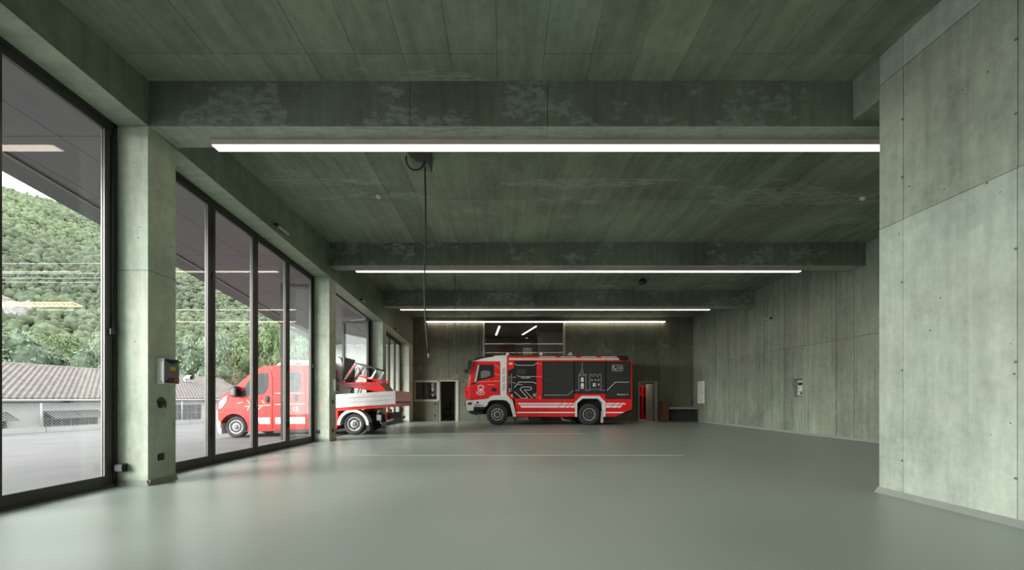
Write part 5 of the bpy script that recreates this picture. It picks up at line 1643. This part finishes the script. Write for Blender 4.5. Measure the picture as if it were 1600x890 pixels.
# rear fender, mudflap, rear gear
fa = [(552 + 25 * math.cos(a), 664 - 25 * math.sin(a)) for a in [math.radians(q) for q in range(0, 181, 15)]]
fb = [(552 + 20.5 * math.cos(a), 664 - 20.5 * math.sin(a)) for a in [math.radians(q) for q in range(180, -1, -15)]]
for y0, y1 in ((0.0, 0.34), (VWD - 0.34, VWD)): vprism(fa + fb, y0, y1, 'rear_fender', 'white', 0.004)
vprism([(512, 643), (529, 642), (527, 664), (526, 670), (512, 672)], 0.02, VWD - 0.02, 'cab_rear_skirt', 'van_red', 0.01)
vprism([(572, 660), (577.5, 660), (577.5, 673), (573, 673)], 0.02, 0.32, 'mudflap', 'dark')
axle = MB().tube([(0, 0.2, 0.375), (0, VWD - 0.2, 0.375)], 0.06, 10).build('rear_axle', M['dark'], VN)
# rear hitch gear: hydraulic block, red hook, crossbeam
hx = MB()
for a, b in (((583, 637), (594, 644)), ((594, 638), (586, 646)), ((586, 646), (592, 654)), ((588, 655), (594, 664))):
    hx.tube([(Q(*a)[0], 0.30, Q(*a)[1]), (Q(*b)[0], 0.26, Q(*b)[1])], 0.028, 8)
hx.box(Q(586, 650)[0], Q(593, 650)[0], 0.2, 0.36, Q(590, 657)[1], Q(590, 648)[1])
hx.build('hydraulic_gear', M['steel'], VN)
vprism([(597, 645), (601, 644), (602, 647), (600, 649), (600, 653), (603, 655), (602, 658), (597, 657), (596.5, 651)], 0.36, 0.5, 'red_hook', 'van_red', 0.012)
MB().box(Q(599, 650)[0], Q(603, 650)[0], 0.45, VWD - 0.3, Q(601, 654)[1], Q(601, 646)[1]).build('rear_crossbeam', M['dark'], VN)
m = MB()
for yy in (0.75, 1.15, 1.55):
    m.box(Q(601, 0)[0] + .05, Q(604, 0)[0], yy, yy + 0.14, Q(603, 662)[1], Q(603, 645)[1])
m.build('step_bracket', M['brass'], VN)
vprism([(600, 657), (612, 654), (612, 657), (600, 660)], 0.25, VWD - 0.3, 'rear_bumper', 'mid')
m = MB()
for yy in (0.22, VWD - 0.28): m.box(Q(606, 0)[0], Q(607.5, 0)[0], yy, yy + 0.22, Q(606, 645)[1], Q(606, 639)[1])
m.build('tail_lamp', M['red_lens'], VN)
for wx in (366.5, 552.5):
    x_ = Q(wx, 680)[0]
    wheel(VN, x_, 0.06, 0.374, 0.366, 0.22, 0.235, M['rim'], M['mid'], 6, 1, 0.03)
    wheel(VN, x_, VWD - 0.06, 0.374, 0.366, 0.22, 0.235, M['alu'], M['alu'], 6, -1, 0.04)

# folded red loader frame lying on the bed
Y1 = 13.25
LD = empty('loader_frame', (-4.6, Y1, 1.1), 'red folded loader frame with raised arms lying on the van bed', 'loader')
def R_(cx, cy, Yd=Y1):
    p = pw(520 + cx / 14.83, 560 + cy / 14.83, Yd)
    return (p.x + 4.6, p.z - 1.1)
def RR(*pts): return [R_(*p) for p in pts]
arm_poly = RR((300, 545), (1075, 540), (1230, 725), (1300, 800), (900, 745), (330, 650), (240, 640), (215, 600), (212, 490), (285, 490))
GAPY = 0.85
for dy in (0.0, GAPY):
    MB().prism(arm_poly, dy, dy + 0.07, 'Y').build('red_arm', M['van_red'], LD, 0.01)
    MB().prism(RR((300, 600), (1030, 600), (1045, 615), (310, 612)), dy - 0.006, dy, 'Y').build('arm_groove', M['dark'], LD)
    MB().prism(RR((258, 462), (296, 490), (552, 128), (512, 92)), dy, dy + 0.06, 'Y').build('lift_arm', M['white'], LD, 0.006)
    MB().prism(RR((275, 448), (300, 468), (520, 150), (498, 132)), dy - 0.006, dy, 'Y').build('lift_arm_marking', M['red'], LD)
    a, b = R_(530, 105), R_(1010, 240)
    MB().bar((a[0], dy + .03, a[1]), (b[0], dy + .03, b[1]), 0.045).build('top_bar', M['dark'], LD)
    MB().prism(RR((985, 250), (1010, 285), (905, 468), (830, 460), (815, 440), (880, 430)), dy + 0.01, dy + 0.05, 'Y').build('end_plate', M['white'], LD)
    MB().prism(RR((470, 360), (560, 385), (720, 405), (1110, 490), (1100, 525), (860, 490), (640, 430), (520, 395)), dy + 0.09, dy + 0.14, 'Y').build('folded_arm', M['red'], LD)
    m = MB()
    for p, q in (((560, 180), (490, 360)), ((600, 200), (660, 370)), ((575, 180), (640, 370)), ((760, 200), (730, 400)), ((800, 220), (830, 420)), ((790, 220), (780, 420))):
        a, b = R_(*p), R_(*q); m.tube([(a[0], dy + .04, a[1]), (b[0], dy + .06, b[1])], 0.011, 6)
    m.build('strut', M['dark'], LD)
for (cx, cy) in ((250, 560), (530, 105), (1000, 240), (700, 600)):
    a = R_(cx, cy); MB().tube([(a[0], 0.0, a[1]), (a[0], GAPY + 0.07, a[1])], 0.025, 8).build('cross_tube', M['dark'], LD)
m = MB(); a0, a1, a2, a3 = R_(1085, 560), R_(1240, 735), R_(1230, 740), R_(1075, 570)
m.prism([a0, a1, a2, a3], 0.07, GAPY, 'Y'); m.build('end_ramp', M['brass'], LD)
m = MB()
for cx in (460, 690, 1000):
    a, b = R_(cx, 560), R_(cx - 70, 790); m.tube([(a[0], 0.1, a[1]), (b[0], 0.1, b[1])], 0.018, 6); m.tube([(a[0], GAPY - .1, a[1]), (b[0], GAPY - .1, b[1])], 0.018, 6)
m.build('support_leg', M['dark'], LD)
MB().box(-0.9, 0.7, 0.1, 0.75, 0.0, 0.06).build('base_plate', M['dark'], LD)

# things at the front of the bed
o = empty('grey_tank', pw(531, 640, 13.6), 'light grey rounded tank behind the van cab', 'tank')
H_ = 70 * 13.6 / F
pr = [(-0.28, 0), (0.10, 0), (0.10, H_ - 0.25), (0.02, H_ - 0.06), (-0.1, H_), (-0.28, H_)]
MB().prism(pr, 0.0, 1.0, 'Y').build('tank', M['galv'], o, 0.03, 2)
MB().box(0.11, 0.15, 0.0, 1.0, 0.55 * H_, 0.985 * H_).build('dark_shield', M['mid'], o)
MB().box(0.10, 0.13, 0.02, 0.98, 0.0, 0.6 * H_).build('shield_mount', M['dark'], o)
o.location.z = 1.12
for i, (xa, xb, ya, yb, lab) in enumerate(((528.5, 545, 597.5, 606, 'upper white crate at the front of the van bed'), (528.5, 549, 606.5, 619, 'lower white crate at the front of the van bed'))):
    p0, p1 = pw(xa, yb, 13.42), pw(xb, ya, 13.42)
    o = empty('white_crate', ((p0.x + p1.x) / 2, 13.42, p0.z), lab, 'crate')
    w = (p1.x - p0.x) / 2; hh = p1.z - p0.z
    MB().box(-w, w, 0, 0.25, 0, hh).build('body', M['white'], o, 0.008)
    MB().box(-w + .01, w - .01, -0.006, 0.0, hh * .75, hh * .8).build('rim_groove', M['grey'], o)


# ------------------------------------------------------------------ far-apart pieces that came out of one builder become objects of their own
def pieces_of(me):
    bm = bmesh.new(); bm.from_mesh(me); bm.verts.ensure_lookup_table()
    isl = [-1] * len(bm.verts); k = 0
    for v in bm.verts:
        if isl[v.index] >= 0: continue
        st_ = [v]; isl[v.index] = k
        while st_:
            w = st_.pop()
            for e in w.link_edges:
                u = e.other_vert(w)
                if isl[u.index] < 0: isl[u.index] = k; st_.append(u)
        k += 1
    bm.free()
    lo = [Vector((1e9,) * 3) for _ in range(k)]; hi = [Vector((-1e9,) * 3) for _ in range(k)]
    for v in me.vertices:
        i = isl[v.index]
        for c in range(3):
            lo[i][c] = min(lo[i][c], v.co[c]); hi[i][c] = max(hi[i][c], v.co[c])
    sz = [max(hi[i] - lo[i]) for i in range(k)]
    par = list(range(k))
    def find(a):
        while par[a] != a: a = par[a]
        return a
    for a in range(k):
        for b in range(a + 1, k):
            g = Vector([max(0, lo[b][c] - hi[a][c], lo[a][c] - hi[b][c]) for c in range(3)]).length
            if g <= max(0.02, 0.5 * max(sz[a], sz[b])): par[find(a)] = find(b)
    return [find(i) for i in isl]


SPLIT = ('hinge', 'tie_hole', 'guide_arm', 'bracket', 'screw', 'knob', 'mullion', 'rafter_end', 'cross_arm', 'side_lamp', 'handle_clip',
         'tailgate_hinge', 'step_bracket', 'tail_lamp', 'support_leg')
for o in list(S.objects):
    nm = o.name.split('.')[0]
    if o.type == 'MESH' and nm in SPLIT and o.data.users == 1:
        pc = pieces_of(o.data)
        ids = sorted(set(pc))
        if len(ids) < 2: continue
        me = o.data
        for i, pid in enumerate(ids):
            idx = {}; V_ = []; F_ = []; sm_ = []
            for v in me.vertices:
                if pc[v.index] == pid: idx[v.index] = len(V_); V_.append(v.co[:])
            for p in me.polygons:
                if p.vertices[0] in idx: F_.append([idx[q] for q in p.vertices]); sm_.append(p.use_smooth)
            nm2 = bpy.data.meshes.new(nm); nm2.from_pydata(V_, [], F_); nm2.polygons.foreach_set('use_smooth', sm_)
            for mt in me.materials: nm2.materials.append(mt)
            if i == 0: o.data = nm2
            else:
                c = o.copy(); c.data = nm2; COL.objects.link(c)
